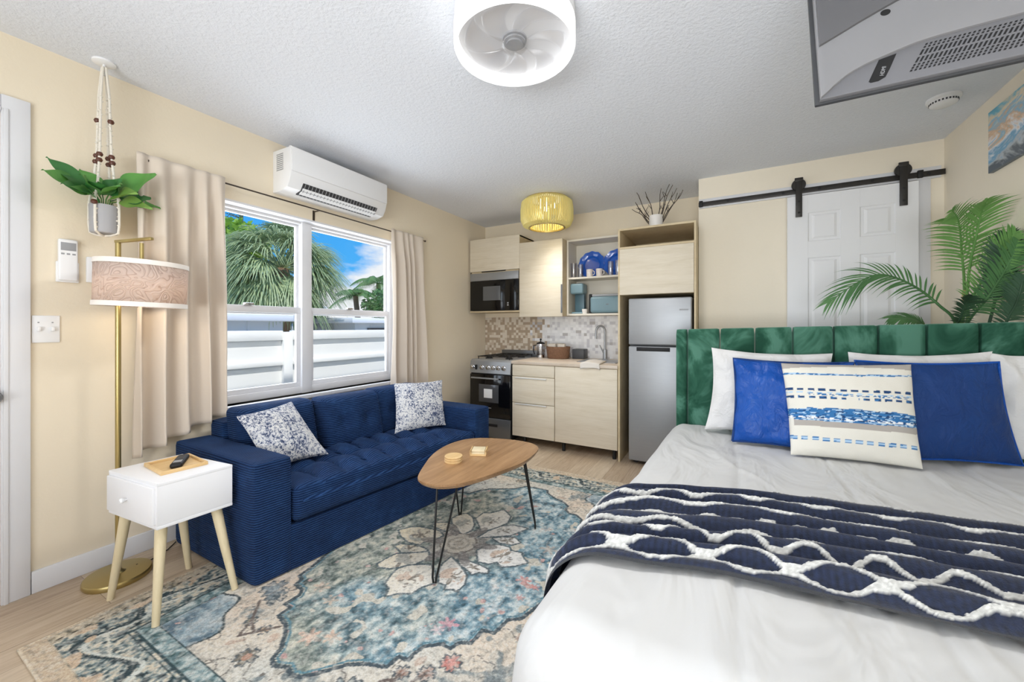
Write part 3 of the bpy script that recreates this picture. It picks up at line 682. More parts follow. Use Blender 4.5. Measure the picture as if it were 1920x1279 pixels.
t_ = thing('throw_pillow', 'bright blue satin throw pillow left of the striped pillow', 'pillow', (.25, 2.53, PB-.01)); obj('cushion', pillow_bm(*q, .06, seed=3, wr=.012)[0], 'satin', t_); obj('piping', piping(*q, .006), 'blue_velvet', t_)
q = ((.62, 2.49, PB-.005), (1.165, 2.70, PB-.005), (1.075, 2.66, 1.112), (.56, 2.63, 1.10))
t_ = thing('throw_pillow', 'dark blue velvet throw pillow right of the striped pillow', 'pillow', (.88, 2.57, PB-.01)); obj('cushion', pillow_bm(*q, .06, seed=8, wr=.006)[0], 'blue_velvet', t_); obj('piping', piping(*q, .006), 'satin', t_)
sp, uv = pillow_bm((.262, 2.385, PB-.008), (.752, 2.43, PB-.008), (.752, 2.56, 1.095), (.236, 2.535, 1.08), .08, n=140, seed=13, wr=.004, pinch=.03)
cols = []; cr = np.array(lin('dcd9cf')); gy = np.array(lin('a8a29c')); b1 = np.array(lin('2f6da6')); b2 = np.array(lin('173f6d')); lb = np.array(lin('a9c6df'))
for u, v, sg in uv:
    c = cr; wv = v+.012*math.sin(u*PI)-.008; r_ = nz(u*30, v*60, 1); r2_ = nz(u*14, v*70, 5)
    if v > .93+.03*math.sin(u*PI): c = gy
    if abs(wv-.865) < .010+.006*r2_: c = b1 if r_ > -.1 else lb
    def dash(ctr, dens, hh): return abs(wv-ctr) < hh and ((u*dens) % 1) < .62
    if dash(.69, 12, .012): c = b2 if nz(math.floor(u*12), 3) > -.15 else lb
    if dash(.655, 13, .008) and r_ > -.25: c = lb
    if abs(wv-.64) < .011 and .15 < u < .95 and r_ > -.05: c = b1
    if dash(.605, 12, .012) and not .45 < u < .55: c = b1 if r_ > .1 else b2
    if .375 < wv-.01*r2_ < .475+.02*math.sin(u*PI): c = (b1 if r2_ > -.05 else (b2 if r_ > 0 else lb)) if wv > .40 or r_ > 0 else np.array(lin('e4e8ec'))
    if .30 < wv < .375 and u > .03: c = gy if wv < .358 else lb if r_ > 0 else b1
    if dash(.175, 12, .018): c = b1 if abs(wv-.175) > .008 else (b2 if nz(math.floor(u*12), 7) > 0 else lb)
    cols.append((*c, 1))
t_ = obj('throw_pillow', sp, vcol('woven_stripes', .9, .4, 240, .004), None, 60, None, cols)
tag(t_, 'cream throw pillow with blue and grey woven stripes, front of the bed', 'pillow')

# ------------------------------------------------------------------ coffee table
OUT = [(-1.439,1.564),(-1.525,1.703),(-1.621,1.898),(-1.663,2.086),(-1.643,2.244),(-1.557,2.343),(-1.418,2.397),(-1.285,2.417),(-1.169,2.397),(-1.101,2.33),(-1.072,2.219),(-1.063,2.051),(-1.092,1.907),(-1.132,1.768),(-1.179,1.646),(-1.219,1.584),(-1.286,1.536),(-1.37,1.53)]
def smoothc(P_, k=4):
    n = len(P_); out = []
    for i in range(n):
        p0, p1, p2, p3 = [Vector(P_[(i+j-1) % n]) for j in range(4)]
        for s in range(k):
            t = s/k; out.append(tuple(.5*((2*p1)+(p2-p0)*t+(2*p0-5*p1+4*p2-p3)*t*t+(3*p1-p0-3*p2+p3)*t**3)))
    return out
ct = thing('coffee_table', 'walnut coffee table with rounded triangular top on black hairpin legs', 'table', (-1.36, 1.97, .0095))
o_ = smoothc(OUT); cc = Vector((-1.36, 1.97)); inn = [tuple(cc+(Vector(p)-cc)*.965) for p in o_]
b = BM(); bb = BM()
lo = [bb.verts.new((*p, .455)) for p in inn]; md = [bb.verts.new((*p, .472)) for p in o_]; hi = [bb.verts.new((*p, .481)) for p in o_]; n_ = len(o_)
bb.faces.new(hi); bb.faces.new(lo[::-1])
for i in range(n_):
    j = (i+1) % n_; bb.faces.new((lo[i], lo[j], md[j], md[i])); bb.faces.new((md[i], md[j], hi[j], hi[i]))
bmesh.ops.recalc_face_normals(bb, faces=bb.faces); _merge(b, bb)
obj('tabletop', b, 'wood_table', ct)
for (fx, fy), (ax, ay), (bx_, by) in (((-1.268, 1.497), (-1.325, 1.585), (-1.235, 1.64)), ((-1.066, 2.212), (-1.088, 2.10), (-1.135, 2.20)), ((-1.577, 2.12), (-1.60, 2.06), (-1.55, 2.15))):
    A_, B_, F_ = Vector((ax, ay, .456)), Vector((bx_, by, .456)), Vector((fx, fy, .016)); d = (B_-A_)*.09
    ptz = [A_, F_-d+Vector((0, 0, .03)), F_-d*.6+Vector((0, 0, .004)), F_+d*.6+Vector((0, 0, .004)), F_+d+Vector((0, 0, .03)), B_]
    lg = obj('hairpin_leg', one(tube, ptz, .0055, 8), 'black_metal', ct)
zt = .481
t_ = thing('coaster_set', 'round stack of light wooden coasters on the coffee table', 'coasters', (-1.425, 1.85, zt))
for k in range(3): obj('coaster', one(lathe, [(0, 0), (.05, 0), (.052, .003), (.052, .010), (.05, .0125), (0, .0125)], (-1.425+.001*k, 1.85, zt+.0128*k), 28), 'bamboo', t_)
t_ = thing('coaster_set', 'square light wooden coaster holder on the coffee table', 'coasters', (-1.375, 2.045, zt)); M_ = Matrix.Translation((-1.375, 2.045, zt))@Matrix.Rotation(.45, 4, 'Z')
b = BM(); box(b, -.05, -.05, 0, .05, .05, .008, .002, 2, M_)
for x_ in (-.05, .043):
    for y_ in (-.05, .043): box(b, x_, y_, .008, x_+.007, y_+.007, .034, 0, 1, M_)
    box(b, x_, -.05, .022, x_+.007, .05, .034, .001, 1, M_)
obj('holder', b, 'bamboo', t_)
for k in range(2): obj('coaster', one(box, -.04, -.04, .008+.013*k, .04, .04, .02+.013*k, .002, 2, M_), 'wood_leg', t_)

# ------------------------------------------------------------------ side table
A, B, D_, E_ = [Vector(p) for p in ((-2.547, .689), (-2.142, .728), (-2.127, 1.012), (-2.532, .968))]
st = thing('side_table', 'white box side table with one drawer on splayed wooden legs', 'table', (-2.34, .85, 0)); ctr = (A+B+D_+E_)/4
def quad(k, f=0): return [tuple(ctr+(p-ctr)*k+f*(A-E_)) for p in (A, B, D_, E_)]
obj('box', one(prism, quad(.997), .418, .588, .002), 'white', st); obj('tabletop', one(prism, quad(1.0), .586, .602, .003), 'white', st); obj('bottom_panel', one(prism, quad(1.0), .402, .418, .003), 'white', st)
u_ = (B-A).normalized(); nn = Vector((u_.y, -u_.x)); M_ = Matrix(((u_.x, -nn.x, 0, A.x), (u_.y, -nn.y, 0, A.y), (0, 0, 1, 0), (0, 0, 0, 1)))
dw = obj('drawer', one(box, .012, -.012, .424, (B-A).length-.012, .01, .582, .002, 2, M_), 'white', st)
obj('knob', one(lathe, [(0, .026), (.008, .026), (.012, .02), (.011, .014), (.006, .008), (.005, 0)], Vector((*(A+u_*.19+nn*.012), .503)), 18, M_.to_3x3().to_4x4()@Matrix.Rotation(PI/2, 4, 'X')), 'plastic_w', dw)
for f, t in (((-2.532, .690), A), ((-2.12, .716), B), ((-2.50, .982), E_), ((-2.088, 1.005), D_)):
    tp = ctr+(t-ctr)*.72; f = Vector(f); zb = .0097 if f.x > -2.445 else 0
    obj('leg', one(tube, [(f.x, f.y, zb), tuple(f*.5+tp*.5)+(.2,), (tp.x, tp.y, .404)], [.0135, .018, .0225], 16), 'wood_leg', st)
zt = .602; M_ = Matrix.Translation((-2.35, .872, zt))@Matrix.Rotation(-.06, 4, 'Z')
b = BM(); bb = BM(); box(b, -.115, -.09, 0, .115, .09, .006, .002, 2, M_)
for a_ in ((-.115, -.09, .115, -.078), (-.115, .078, .115, .09), (-.1145, -.088, -.103, .088), (.103, -.088, .1145, .088)): box(b, a_[0], a_[1], .001, a_[2], a_[3], .0165 if a_[3]-a_[1] > .1 else .017, .004, 2, M_)
tag(obj('serving_tray', b, 'bamboo'), 'small bamboo tray on the white side table', 'tray')
t_ = thing('cordless_phone', 'black handset lying on the bamboo tray', 'phone', (-2.345, .88, zt+.006)); M_ = Matrix.Translation((-2.345, .885, zt+.006))@Matrix.Rotation(-.55, 4, 'Z')
obj('handset', one(box, -.082, -.024, 0, .082, .024, .024, .010, 3, M_), 'black', t_); obj('keypad', one(box, -.055, -.016, .0235, .015, .016, .0255, .001, 1, M_), 'grey_dk', t_); obj('screen', one(box, .025, -.016, .0235, .06, .016, .0252, .001, 1, M_), 'plastic_g', t_)

# ------------------------------------------------------------------ floor lamp
fl = thing('floor_lamp', 'brass floor lamp with a cream patterned drum shade', 'lamp', (-2.72, .77, 0))
obj('base', one(lathe, [(0, 0), (.128, 0), (.13, .004), (.13, .02), (.126, .026), (.03, .03), (.012, .045), (0, .046)], (-2.72, .77, 0), 48), 'brass', fl)
obj('pole', one(tube, [(-2.72, .77, .03), (-2.72, .77, 1.70)], .0115, 14), 'brass', fl)
b = BM(); box(b, -.010, -.010, 0, .17, .010, .014, .002, 2, Matrix.Translation((-2.72, .77, 1.70))@Matrix.Rotation(math.atan2(.06, .10), 4, 'Z')@Matrix.Rotation(-.10, 4, 'Y')); tube(b, [(-2.62, .83, 1.70), (-2.62, .83, 1.53)], .009, 12)
obj('arm', b, 'brass', fl)
def shade_mat():
    t = NT('embossed_linen_shade'); t.set(Roughness=.85)
    w = t.new('ShaderNodeTexNoise', _Scale=7, _Detail=.6, _Distortion=2.6); t.link(t.coord(), w.inputs['Vector'])
    s = t.math('MULTIPLY', w.outputs['Fac'], 9); fr = t.math('FRACT', s); k = t.math('ABSOLUTE', t.math('SUBTRACT', fr, .5))
    c = t.ramp(k, [(0, 'a8938c'), (.05, 'bcaaa4'), (.09, 'd9cac3'), (.5, 'e0d2ca')]); t.col(c); t.bump(k, .5, .01)
    d = t.new('ShaderNodeBsdfTranslucent'); d.inputs['Color'].default_value = (*lin('ecd9c8'), 1); m = t.new('ShaderNodeMixShader', _Fac=.4); t.link(t.b.outputs[0], m.inputs[1]); t.link(d.outputs[0], m.inputs[2]); t.link(m.outputs[0], t.out.inputs['Surface']); return t.m
Ms = Matrix.Rotation(math.radians(2.2), 4, Vector((-.5, .87, 0)))
SC = (-2.62, .83, 1.375)
sh = obj('lamp_shade', one(lathe, [(.176, 0), (.178, .226)], SC, 64, Ms), shade_mat(), fl)
sh.modifiers.new('thickness', 'SOLIDIFY').thickness = .003
for z0 in (0, .204):
    obj('shade_trim', one(lathe, [(.179, z0-.001), (.1805, z0), (.1805, z0+.022), (.179, z0+.023), (.1755, z0+.022), (.1755, z0)], SC, 64, Ms), mat('cream_trim', 'f3ece4', .8), fl)
obj('bulb', one(lathe, [(0, 0), (.02, .005), (.03, .03), (.02, .06), (.012, .08), (0, .08)], (-2.62, .83, 1.45), 20), 'bulb', fl)
obj('power_cord', one(tube, [(-2.72, .84, .028), (-2.75, .90, .006), (-2.8, 1.0, .006), (-2.86, 1.06, .006)], .003, 6), 'black', fl)

# ------------------------------------------------------------------ curtains and rod
def curtain(y0t, y1t, y0b, y1b, zt, zb, folds, seed, hem, amp=.062):
    bm = BM(); nu, nv = 150, 70
    def fn(u, v):
        ph = u*folds+.5*nz(u*2.3, seed)+.25*nz(u*3, v*1.2, seed)
        a = amp*(.8+.35*nz(u*2.2, seed+9))*(.75+.35*v)
        y = (y0t+(y1t-y0t)*u)*(1-v)+(y0b+(y1b-y0b)*u)*v
        y += .012*math.sin(2*PI*ph*1.0+1)*v
        zz = zt+(zb+hem*u-zt)*v
        cr = .004*math.sin(8*v*PI)*nz(u*3, math.floor(v*8), seed)
        return Vector((-2.83+(.22+.78*min(1, v*5))*a*math.sin(2*PI*ph)*.8+cr+.03*min(1, v*4)*nz(u*1.7, v*1.5, seed), y, zz))
    grid(bm, nu, nv, fn); return bm
for nm, a_, lb_ in (('l', (.875, 1.305, .85, 1.335, 2.232, .56, 4.6, 3, .17), 'beige curtain panel left of the window behind the floor lamp'), ('r', (2.715, 3.15, 2.71, 3.21, 2.215, .585, 4.6, 17, 0), 'beige curtain panel right of the window')):
    cu = obj('curtain', curtain(*a_), 'curtain', None, 80); cu.modifiers.new('thickness', 'SOLIDIFY').thickness = .003; tag(cu, lb_, 'curtain', 'window curtains')
cr_ = thing('curtain_rod', 'thin bronze curtain rod above the window', 'rod', (-2.845, 2.02, 2.17))
obj('rod', one(tube, [(-2.845, .93, 2.203), (-2.845, 3.2, 2.188)], .0055, 8), 'bronze', cr_)
for y_, z_ in ((.98, 2.2), (1.975, 2.195), (3.17, 2.188)): b = BM(); tube(b, [(XL, y_, z_), (-2.845, y_, z_)], .005, 8); box(b, XL, y_-.008, z_-.07, XL+.006, y_+.008, z_+.01); obj('bracket', b, 'bronze', cr_)
for y_ in (.925, 3.205): obj('finial', one(lathe, [(0, -.012), (.01, -.006), (.011, .006), (0, .012)], (-2.845, y_, 2.2 if y_ < 2 else 2.188), 12), 'bronze', cr_)

# ------------------------------------------------------------------ air conditioner, wall items
ac = thing('air_conditioner', 'white split air conditioner on the wall above the window', 'air conditioner', (-2.81, 2.1, 2.26))
Y0, Y1 = 1.655, 2.535
prof = [(0, 2.252), (.10, 2.252), (.175, 2.27), (.205, 2.315), (.222, 2.37), (.222, 2.53), (.205, 2.55), (0, 2.552)]
M_ = Matrix(((1, 0, 0, XL), (0, 0, 1, 0), (0, 1, 0, 0), (0, 0, 0, 1)))
obj('body', one(prism, [(x, z) for x, z in prof], Y0, Y1, .006, M_), 'plastic_w', ac)
b = BM(); prism(b, [(.223, 2.375), (.229, 2.38), (.229, 2.545), (.21, 2.556), (.19, 2.556), (.19, 2.553), (.223, 2.53)], Y0+.004, Y1-.004, .001, M_); obj('front_panel', b, 'plastic_w', ac)
b = BM(); prism(b, [(.118, 2.249), (.181, 2.266), (.212, 2.315), (.208, 2.318), (.178, 2.274), (.118, 2.256)], Y0+.10, Y1-.10, 0, M_); outl = obj('air_outlet', b, 'grey_dk', ac)
b = BM(); prism(b, [(.15, 2.252), (.196, 2.285), (.199, 2.281), (.155, 2.246)], Y0+.105, Y1-.105, 0, M_); obj('louver', b, 'plastic_w', ac)
for k in range(24): 
    y_ = Y0+.115+k*(Y1-Y0-.23)/23
    if k == 0: b = BM()
    prism(b, [(.122, 2.246), (.183, 2.262), (.214, 2.314), (.212, 2.316), (.18, 2.268), (.12, 2.25)], y_, y_+.004, 0, M_)
obj('outlet_fins', b, 'plastic_g', ac)
b = BM()
for k in range(9): box(b, XL+.05, Y0-.002, 2.40+.014*k, XL+.13, Y0+.002, 2.406+.014*k)
obj('side_grille', b, 'plastic_g', ac)
rm = thing('remote_control', 'white air conditioner remote in its holder on the left wall', 'remote', (XL+.01, .637, 1.5))
obj('holder', one(box, XL, .598, 1.497, XL+.014, .677, 1.60, .004), 'plastic_w', rm); obj('body', one(box, XL+.002, .604, 1.505, XL+.026, .671, 1.712, .007, 3), 'plastic_w', rm)
obj('screen', one(box, XL+.0255, .611, 1.655, XL+.027, .664, 1.695, .001), 'plastic_g', rm)
b = BM()
for k in range(3): box(b, XL+.0255, .612+.019*k, 1.634, XL+.0275, .624+.019*k, 1.642, .001)
obj('button', b, 'plastic_g', rm)
t_ = thing('wall_switch_box', 'narrow white wall box partly hidden behind the lamp shade', 'switch', (XL+.01, .72, 1.5)); obj('cover', one(box, XL, .703, 1.505, XL+.02, .75, 1.637, .004), 'plastic_w', t_)
sw = thing('light_switch', 'white double light switch plate beside the entry door', 'switch', (XL+.004, .567, 1.197))
obj('plate', one(box, XL, .5225, 1.197, XL+.007, .613, 1.329, .003), 'plastic_w', sw)
for y_ in (.543, .588): obj('toggle', one(box, XL+.005, y_-.006, 1.252, XL+.022, y_+.006, 1.274, .003), 'plastic_w', sw); obj('screw', one(box, XL+.006, y_-.003, 1.292, XL+.008, y_+.003, 1.298), 'plastic_g', sw)

# hanging plant in a macrame hanger
hc = Vector((-2.80, .74, 0))
mh = thing('macrame_hanger', 'white macrame plant hanger with brown beads on the ceiling', 'plant hanger', (hc.x, hc.y, 1.745))
b = BM(); lathe(b, [(0, 0), (.045, 0), (.045, -.008), (.035, -.014), (0, -.014)], (hc.x, hc.y, ZC), 24); tube(b, [(hc.x, hc.y, ZC-.01), (hc.x, hc.y, ZC-.07)], .005, 8); obj('ceiling_hook', b, 'plastic_w', mh)
cps = []
for k in range(4):
    th = PI/4+k*PI/2; dx, dy = math.cos(th), math.sin(th); P_ = []
    for z_, r in ((2.60, .008), (2.45, .022), (2.30, .026), (2.16, .03), (2.02, .042), (1.93, .058), (1.89, .062), (1.80, .0625), (1.755, .058), (1.742, .03), (1.740, .004)): P_.append((hc.x+dx*r, hc.y+dy*r, z_))
    bb = BM(); tube(bb, P_, .0055, 8)
    for i in range(60):
        z_ = 2.44-i*.0115; r = np.interp(-z_, [-2.45, -2.30, -2.16, -2.02, -1.93, -1.755], [.020, .026, .03, .042, .058, .058]); tw = i*.9
        if i % 2 == 0: lathe(bb, [(0, -.006), (.0078, 0), (0, .006)], (hc.x+dx*r+.003*math.cos(tw), hc.y+dy*r+.003*math.sin(tw), z_), 6)
    obj('cord', bb, 'rope', mh)
    for z_, r in ((2.145, .031), (2.115, .034), (2.325, .028)) if k % 2 == 0 else ((2.145, .031), (2.115, .034), (1.895, .068)): obj('bead', one(lathe, [(0, -.013), (.010, -.009), (.0135, 0), (.010, .009), (0, .013)], (hc.x+dx*r, hc.y+dy*r, z_), 12), 'bead', mh)
hp = thing('potted_plant', 'green leafy plant in a grey pot held by the macrame hanger', 'plant', (hc.x, hc.y, 1.75))
obj('pot', one(lathe, [(0, .0), (.048, 0), (.052, .004), (.055, .138), (.055, .142), (.05, .142), (.049, .12), (0, .118)], (hc.x, hc.y, 1.75), 36), 'pot_g', hp)
obj('soil', one(lathe, [(0, .004), (.049, 0)], (hc.x, hc.y, 1.872), 24), 'soil', hp)
def leaf(bm, base, tip, wid, sag, nrm, n=14, fold=.22, heart=.3):
    base, tip = Vector(base), Vector(tip); d = tip-base; L_ = d.length; d.normalize(); s = d.cross(Vector(nrm)).normalized(); up = s.cross(d).normalized(); rows = []
    for i in range(n+1):
        t = i/n; w_ = wid*1.5*(math.sin(PI*min(1, (t**.72)))**.85)*(1-.25*t); c = base+d*L_*t+Vector((0, 0, -sag*t*t))+up*.0
        rows.append([bm.verts.new(c+s*w_*k+up*(abs(k)*w_*fold+.006*math.sin(t*9+k*2))) for k in (-1, -.5, 0, .5, 1)])
    for A_, B_ in zip(rows, rows[1:]):
        for k in range(4): bm.faces.new((A_[k], A_[k+1], B_[k+1], B_[k]))
c0 = Vector((hc.x, hc.y, 1.90)); cam_n = Vector((.75, -.3, .75))
for tip, w_, sg, m_ in (((-2.80, .545, 2.07), .036, .0, 'leaf_b'), ((-2.74, .52, 1.99), .05, .0, 'leaf_a'), ((-2.70, .57, 1.945), .042, .01, 'leaf_b'), ((-2.86, .60, 2.01), .045, 0, 'leaf_a'), ((-2.70, .63, 2.0), .04, 0, 'leaf_a'), ((-2.66, .90, 2.085), .055, 0, 'leaf_a'), ((-2.84, .88, 2.04), .05, 0, 'leaf_b'), ((-2.80, .99, 1.96), .03, .02, 'leaf_a'), ((-2.78, .92, 1.99), .05, .01, 'leaf_b'), ((-2.70, .90, 1.925), .036, .02, 'leaf_c'), ((-2.62, .75, 2.0), .042, .03, 'leaf_a'), ((-2.66, .68, 1.99), .04, .02, 'leaf_b'), ((-2.64, .82, 1.975), .04, .02, 'leaf_c'), ((-2.72, .78, 2.03), .04, 0, 'leaf_b'), ((-2.83, .66, 2.06), .04, 0, 'leaf_a'), ((-2.86, .82, 2.06), .04, 0, 'leaf_a')):
    tip = Vector(tip); st_ = c0+(tip-c0)*.28+Vector((0, 0, .015)); b = BM(); leaf(b, st_, tip, w_, sg, cam_n); tube(b, [(hc.x+(tip.x-hc.x)*.08, hc.y+(tip.y-hc.y)*.08, 1.873), (c0+(tip-c0)*.12+Vector((0, 0, .01)))[:], st_[:]], .0025, 6)
    obj('leaf', b, m_, hp, 60)

# ------------------------------------------------------------------ ceiling lights
fc = Vector((-.822, 1.50, 0)); cf = thing('ceiling_fan_light', 'round white ceiling fan light with a glowing ring', 'ceiling light', (fc.x, fc.y, 2.48))
R0 = .262
obj('base_plate', one(lathe, [(0, ZC), (R0-.02, ZC), (R0-.02, ZC-.02), (R0-.018, 2.532), (.07, 2.530), (0, 2.530)], (fc.x, fc.y, 0), 64), 'fan_plate', cf)
obj('light_ring', one(lathe, [(R0-.016, 2.57), (R0-.016, 2.487), (R0-.012, 2.478), (R0-.004, 2.478), (R0, 2.486), (R0, 2.57), (R0-.016, 2.57)], (fc.x, fc.y, 0), 96), 'lamp_on', cf)
obj('ring_bracket', one(lathe, [(R0-.016, 2.57), (R0-.016, ZC), (R0-.002, ZC), (R0-.002, 2.57)], (fc.x, fc.y, 0), 64), 'plastic_w', cf)
obj('motor', one(lathe, [(.052, 2.531), (.052, 2.522), (.042, 2.520), (.042, 2.516), (.048, 2.515), (.048, 2.509), (.036, 2.508), (.036, 2.500), (0, 2.500)], (fc.x, fc.y, 0), 40), 'plastic_g', cf)
obj('hub', one(lathe, [(.056, 2.512), (.056, 2.492), (.045, 2.484), (0, 2.482)], (fc.x, fc.y, 0), 40), 'acrylic', cf)
for k in range(7):
    b = BM(); a0 = k*2*PI/7
    def fb(u, v):
        r = .055+.165*u; a = a0+.45*u*u+(v-.5)*(.62+.1*u); return Vector((fc.x+r*math.cos(a), fc.y+r*math.sin(a), 2.506+.024*(v-.5)*(1.2-u*.4)))
    grid(b, 12, 8, fb); o = obj('blade', b, 'acrylic', cf, 60); o.modifiers.new('thickness', 'SOLIDIFY').thickness = .003
kc = Vector((-1.695, 3.80, 0)); kl = thing('ceiling_lamp', 'gold rod flush ceiling lamp above the kitchen', 'ceiling light', (kc.x, kc.y, 2.31))
b = BM()
for k in range(84):
    a = 2*PI*k/84; P_ = [(kc.x+r*math.cos(a), kc.y+r*math.sin(a), z_) for r, z_ in ((.215, 2.615), (.262, 2.58), (.272, 2.50), (.270, 2.40), (.245, 2.345), (.185, 2.325))]
    tube(b, P_, .0075, 6)
obj('rod_cage', b, 'gold', kl)
b = BM()
for k in range(40): a = 2*PI*k/40; tube(b, [(kc.x+.17*math.cos(a), kc.y+.17*math.sin(a), 2.60), (kc.x+.178*math.cos(a), kc.y+.178*math.sin(a), 2.33)], .006, 6)
obj('inner_rods', b, 'gold', kl)
for r, z_ in ((.185, 2.322), (.215, 2.616)): obj('frame_ring', one(lathe, [(r-.008, z_-.006), (r+.008, z_-.006), (r+.008, z_+.006), (r-.008, z_+.006), (r-.008, z_-.006)], (kc.x, kc.y, 0), 48), 'brass', kl)
obj('ceiling_plate', one(lathe, [(0, ZC), (.10, ZC), (.10, ZC-.02), (0, ZC-.02)], (kc.x, kc.y, 0), 32), 'brass', kl)
for k in range(3): a = k*2.1; obj('bulb', one(lathe, [(0, 0), (.02, .005), (.026, .03), (.015, .06), (.013, .10), (0, .10)], (kc.x+.07*math.cos(a), kc.y+.07*math.sin(a), 2.515), 16), 'bulb', kl)
sd = thing('smoke_detector', 'white smoke detector on the ceiling near the right wall', 'smoke detector', (1.10, 3.27, 2.58))
obj('body', one(lathe, [(.075, ZC), (.075, ZC-.012), (.062, ZC-.02), (.06, ZC-.036), (.045, ZC-.045), (0, ZC-.045)], (1.10, 3.27, 0), 40), 'plastic_w', sd)
b = BM()
for k in range(26): a = 2*PI*k/26; box(b, .0595, -.004, -.034, .0625, .004, -.024, 0, 1, Matrix.Translation((1.10, 3.27, ZC))@Matrix.Rotation(a, 4, 'Z'))
obj('vent_slots', b, 'grey_dk', sd)

# ------------------------------------------------------------------ TV seen from behind, on a ceiling pole
tilt = math.radians(17); TO = Vector((.226, 1.50, 1.952)); TM = Matrix(((1, 0, 0, TO.x), (0, math.sin(tilt), -math.cos(tilt), TO.y), (0, math.cos(tilt), math.sin(tilt), TO.z), (0, 0, 0, 1)))
tv = thing('television', 'flat television hung from the ceiling, seen from behind', 'television', TO+Vector((.48, .05, 0)))
TW, TH = .97, .57
tvg = mat('tv_back_grey', '626265', .45, .2, var=.05, vs=5); tvl = mat('tv_cover_grey', '87878a', .45, .1, var=.04, vs=4); tvp = mat('tv_panel_grey', '76767a', .5, .1, var=.04, vs=4)
obj('screen', one(box, .008, .008, -.015, TW-.008, TH-.008, -.012, 0, 1, TM), 'black_gloss', tv, smooth=0)
obj('bezel', one(box, 0, 0, -.013, TW, TH, -.002, .003, 2, TM), 'grey_dk', tv)
def curve_b(a): return float(np.interp(a, [0, .016, .049, .083, .126, .151, .194, .229, .272, .34, .485], [.004, .010, .046, .075, .095, .102, .115, .124, .129, .131, .132]))
half = [(.012+i*.01577, curve_b(.012+i*.01577)) for i in range(31)]; full = half+[(TW-a, c) for a, c in half[::-1]]
b = BM(); prism(b, [(.010, .007), (TW-.010, .007)]+[(a, c+.002) for a, c in full[::-1]], -.004, .010, .002, TM); obj('speaker_panel', b, tvp, tv)
b = BM(); prism(b, full+[(TW-.010, TH-.010), (.010, TH-.010)], -.004, .018, .004, TM); obj('back_cover', b, tvl, tv)
b = BM(); prism(b, [(.016, .20), (.06, .222), (.12, .253), (.18, .281), (.26, .315), (.40, .34), (TW-.40, .34), (TW-.26, .315), (TW-.18, .281), (TW-.12, .253), (TW-.016, .20), (TW-.016, TH-.02), (.016, TH-.02)], .012, .026, .006, TM); obj('cover_plate', b, tvg, tv)
vb = BM()
for b0, hh in ((.033, .0055), (.0415, .0055), (.050, .0055), (.060, .016), (.083, .016), (.104, .005), (.1125, .005)):
    for k in range(62):
        a_ = .211+.0093*k+(b0-.033)*.48
        if b0+hh > curve_b(a_)-.006 or a_ > TW-.21: continue
        p4 = [(a_, b0), (a_+.0048, b0), (a_+.0048+hh*.48, b0+hh), (a_+hh*.48, b0+hh)]; prism(vb, p4, .0095, .0108, 0, TM)
obj('speaker_vents', vb, 'black', tv, smooth=0)
b = BM(); prism(b, [(.124, .031), (.128, .026), (.145, .026), (.161, .035), (.172, .06), (.190, .108), (.151, .100)], .0095, .0110, 0, TM); hd = obj('hdmi_recess', b, 'black', tv, smooth=0)
fnt = bpy.data.curves.new('hdmi_text', 'FONT'); fnt.body = 'HDMI'; fnt.size = .013; fnt.extrude = .0002; fo = bpy.data.objects.new('hdmi_text', fnt); C.objects.link(fo)
bpy.context.view_layer.update(); me_ = bpy.data.meshes.new_from_object(fo.evaluated_get(bpy.context.evaluated_depsgraph_get())); bpy.data.objects.remove(fo)
b = BM(); b.from_mesh(me_); b.transform(TM@Matrix.Translation((.157, .040, .0113))@Matrix.Rotation(PI/2-.25, 4, 'Z')); obj('port_lettering', b, 'plastic_g', hd, smooth=0)
obj('screw_hole', one(lathe, [(0, .0188), (.0115, .0188), (.0115, .0182)], (0, 0, 0), 20, TM@Matrix.Translation((.176, .262, 0))), 'black', tv)
b = BM(); box(b, .40, .32, .02, .66, .50, .03, .002, 1, TM); obj('mount_plate', b, 'black_metal', tv)
pc = TM@Vector((.53, .44, .05)); b = BM(); box(b, .50, .42, .03, .56, .46, .07, 0, 1, TM); tube(b, [(pc.x, pc.y, pc.z-.01), (pc.x, pc.y, ZC)], .018, 12); box(b, pc.x-.06, pc.y-.06, ZC-.012, pc.x+.06, pc.y+.06, ZC); obj('ceiling_pole', b, 'black_metal', tv)

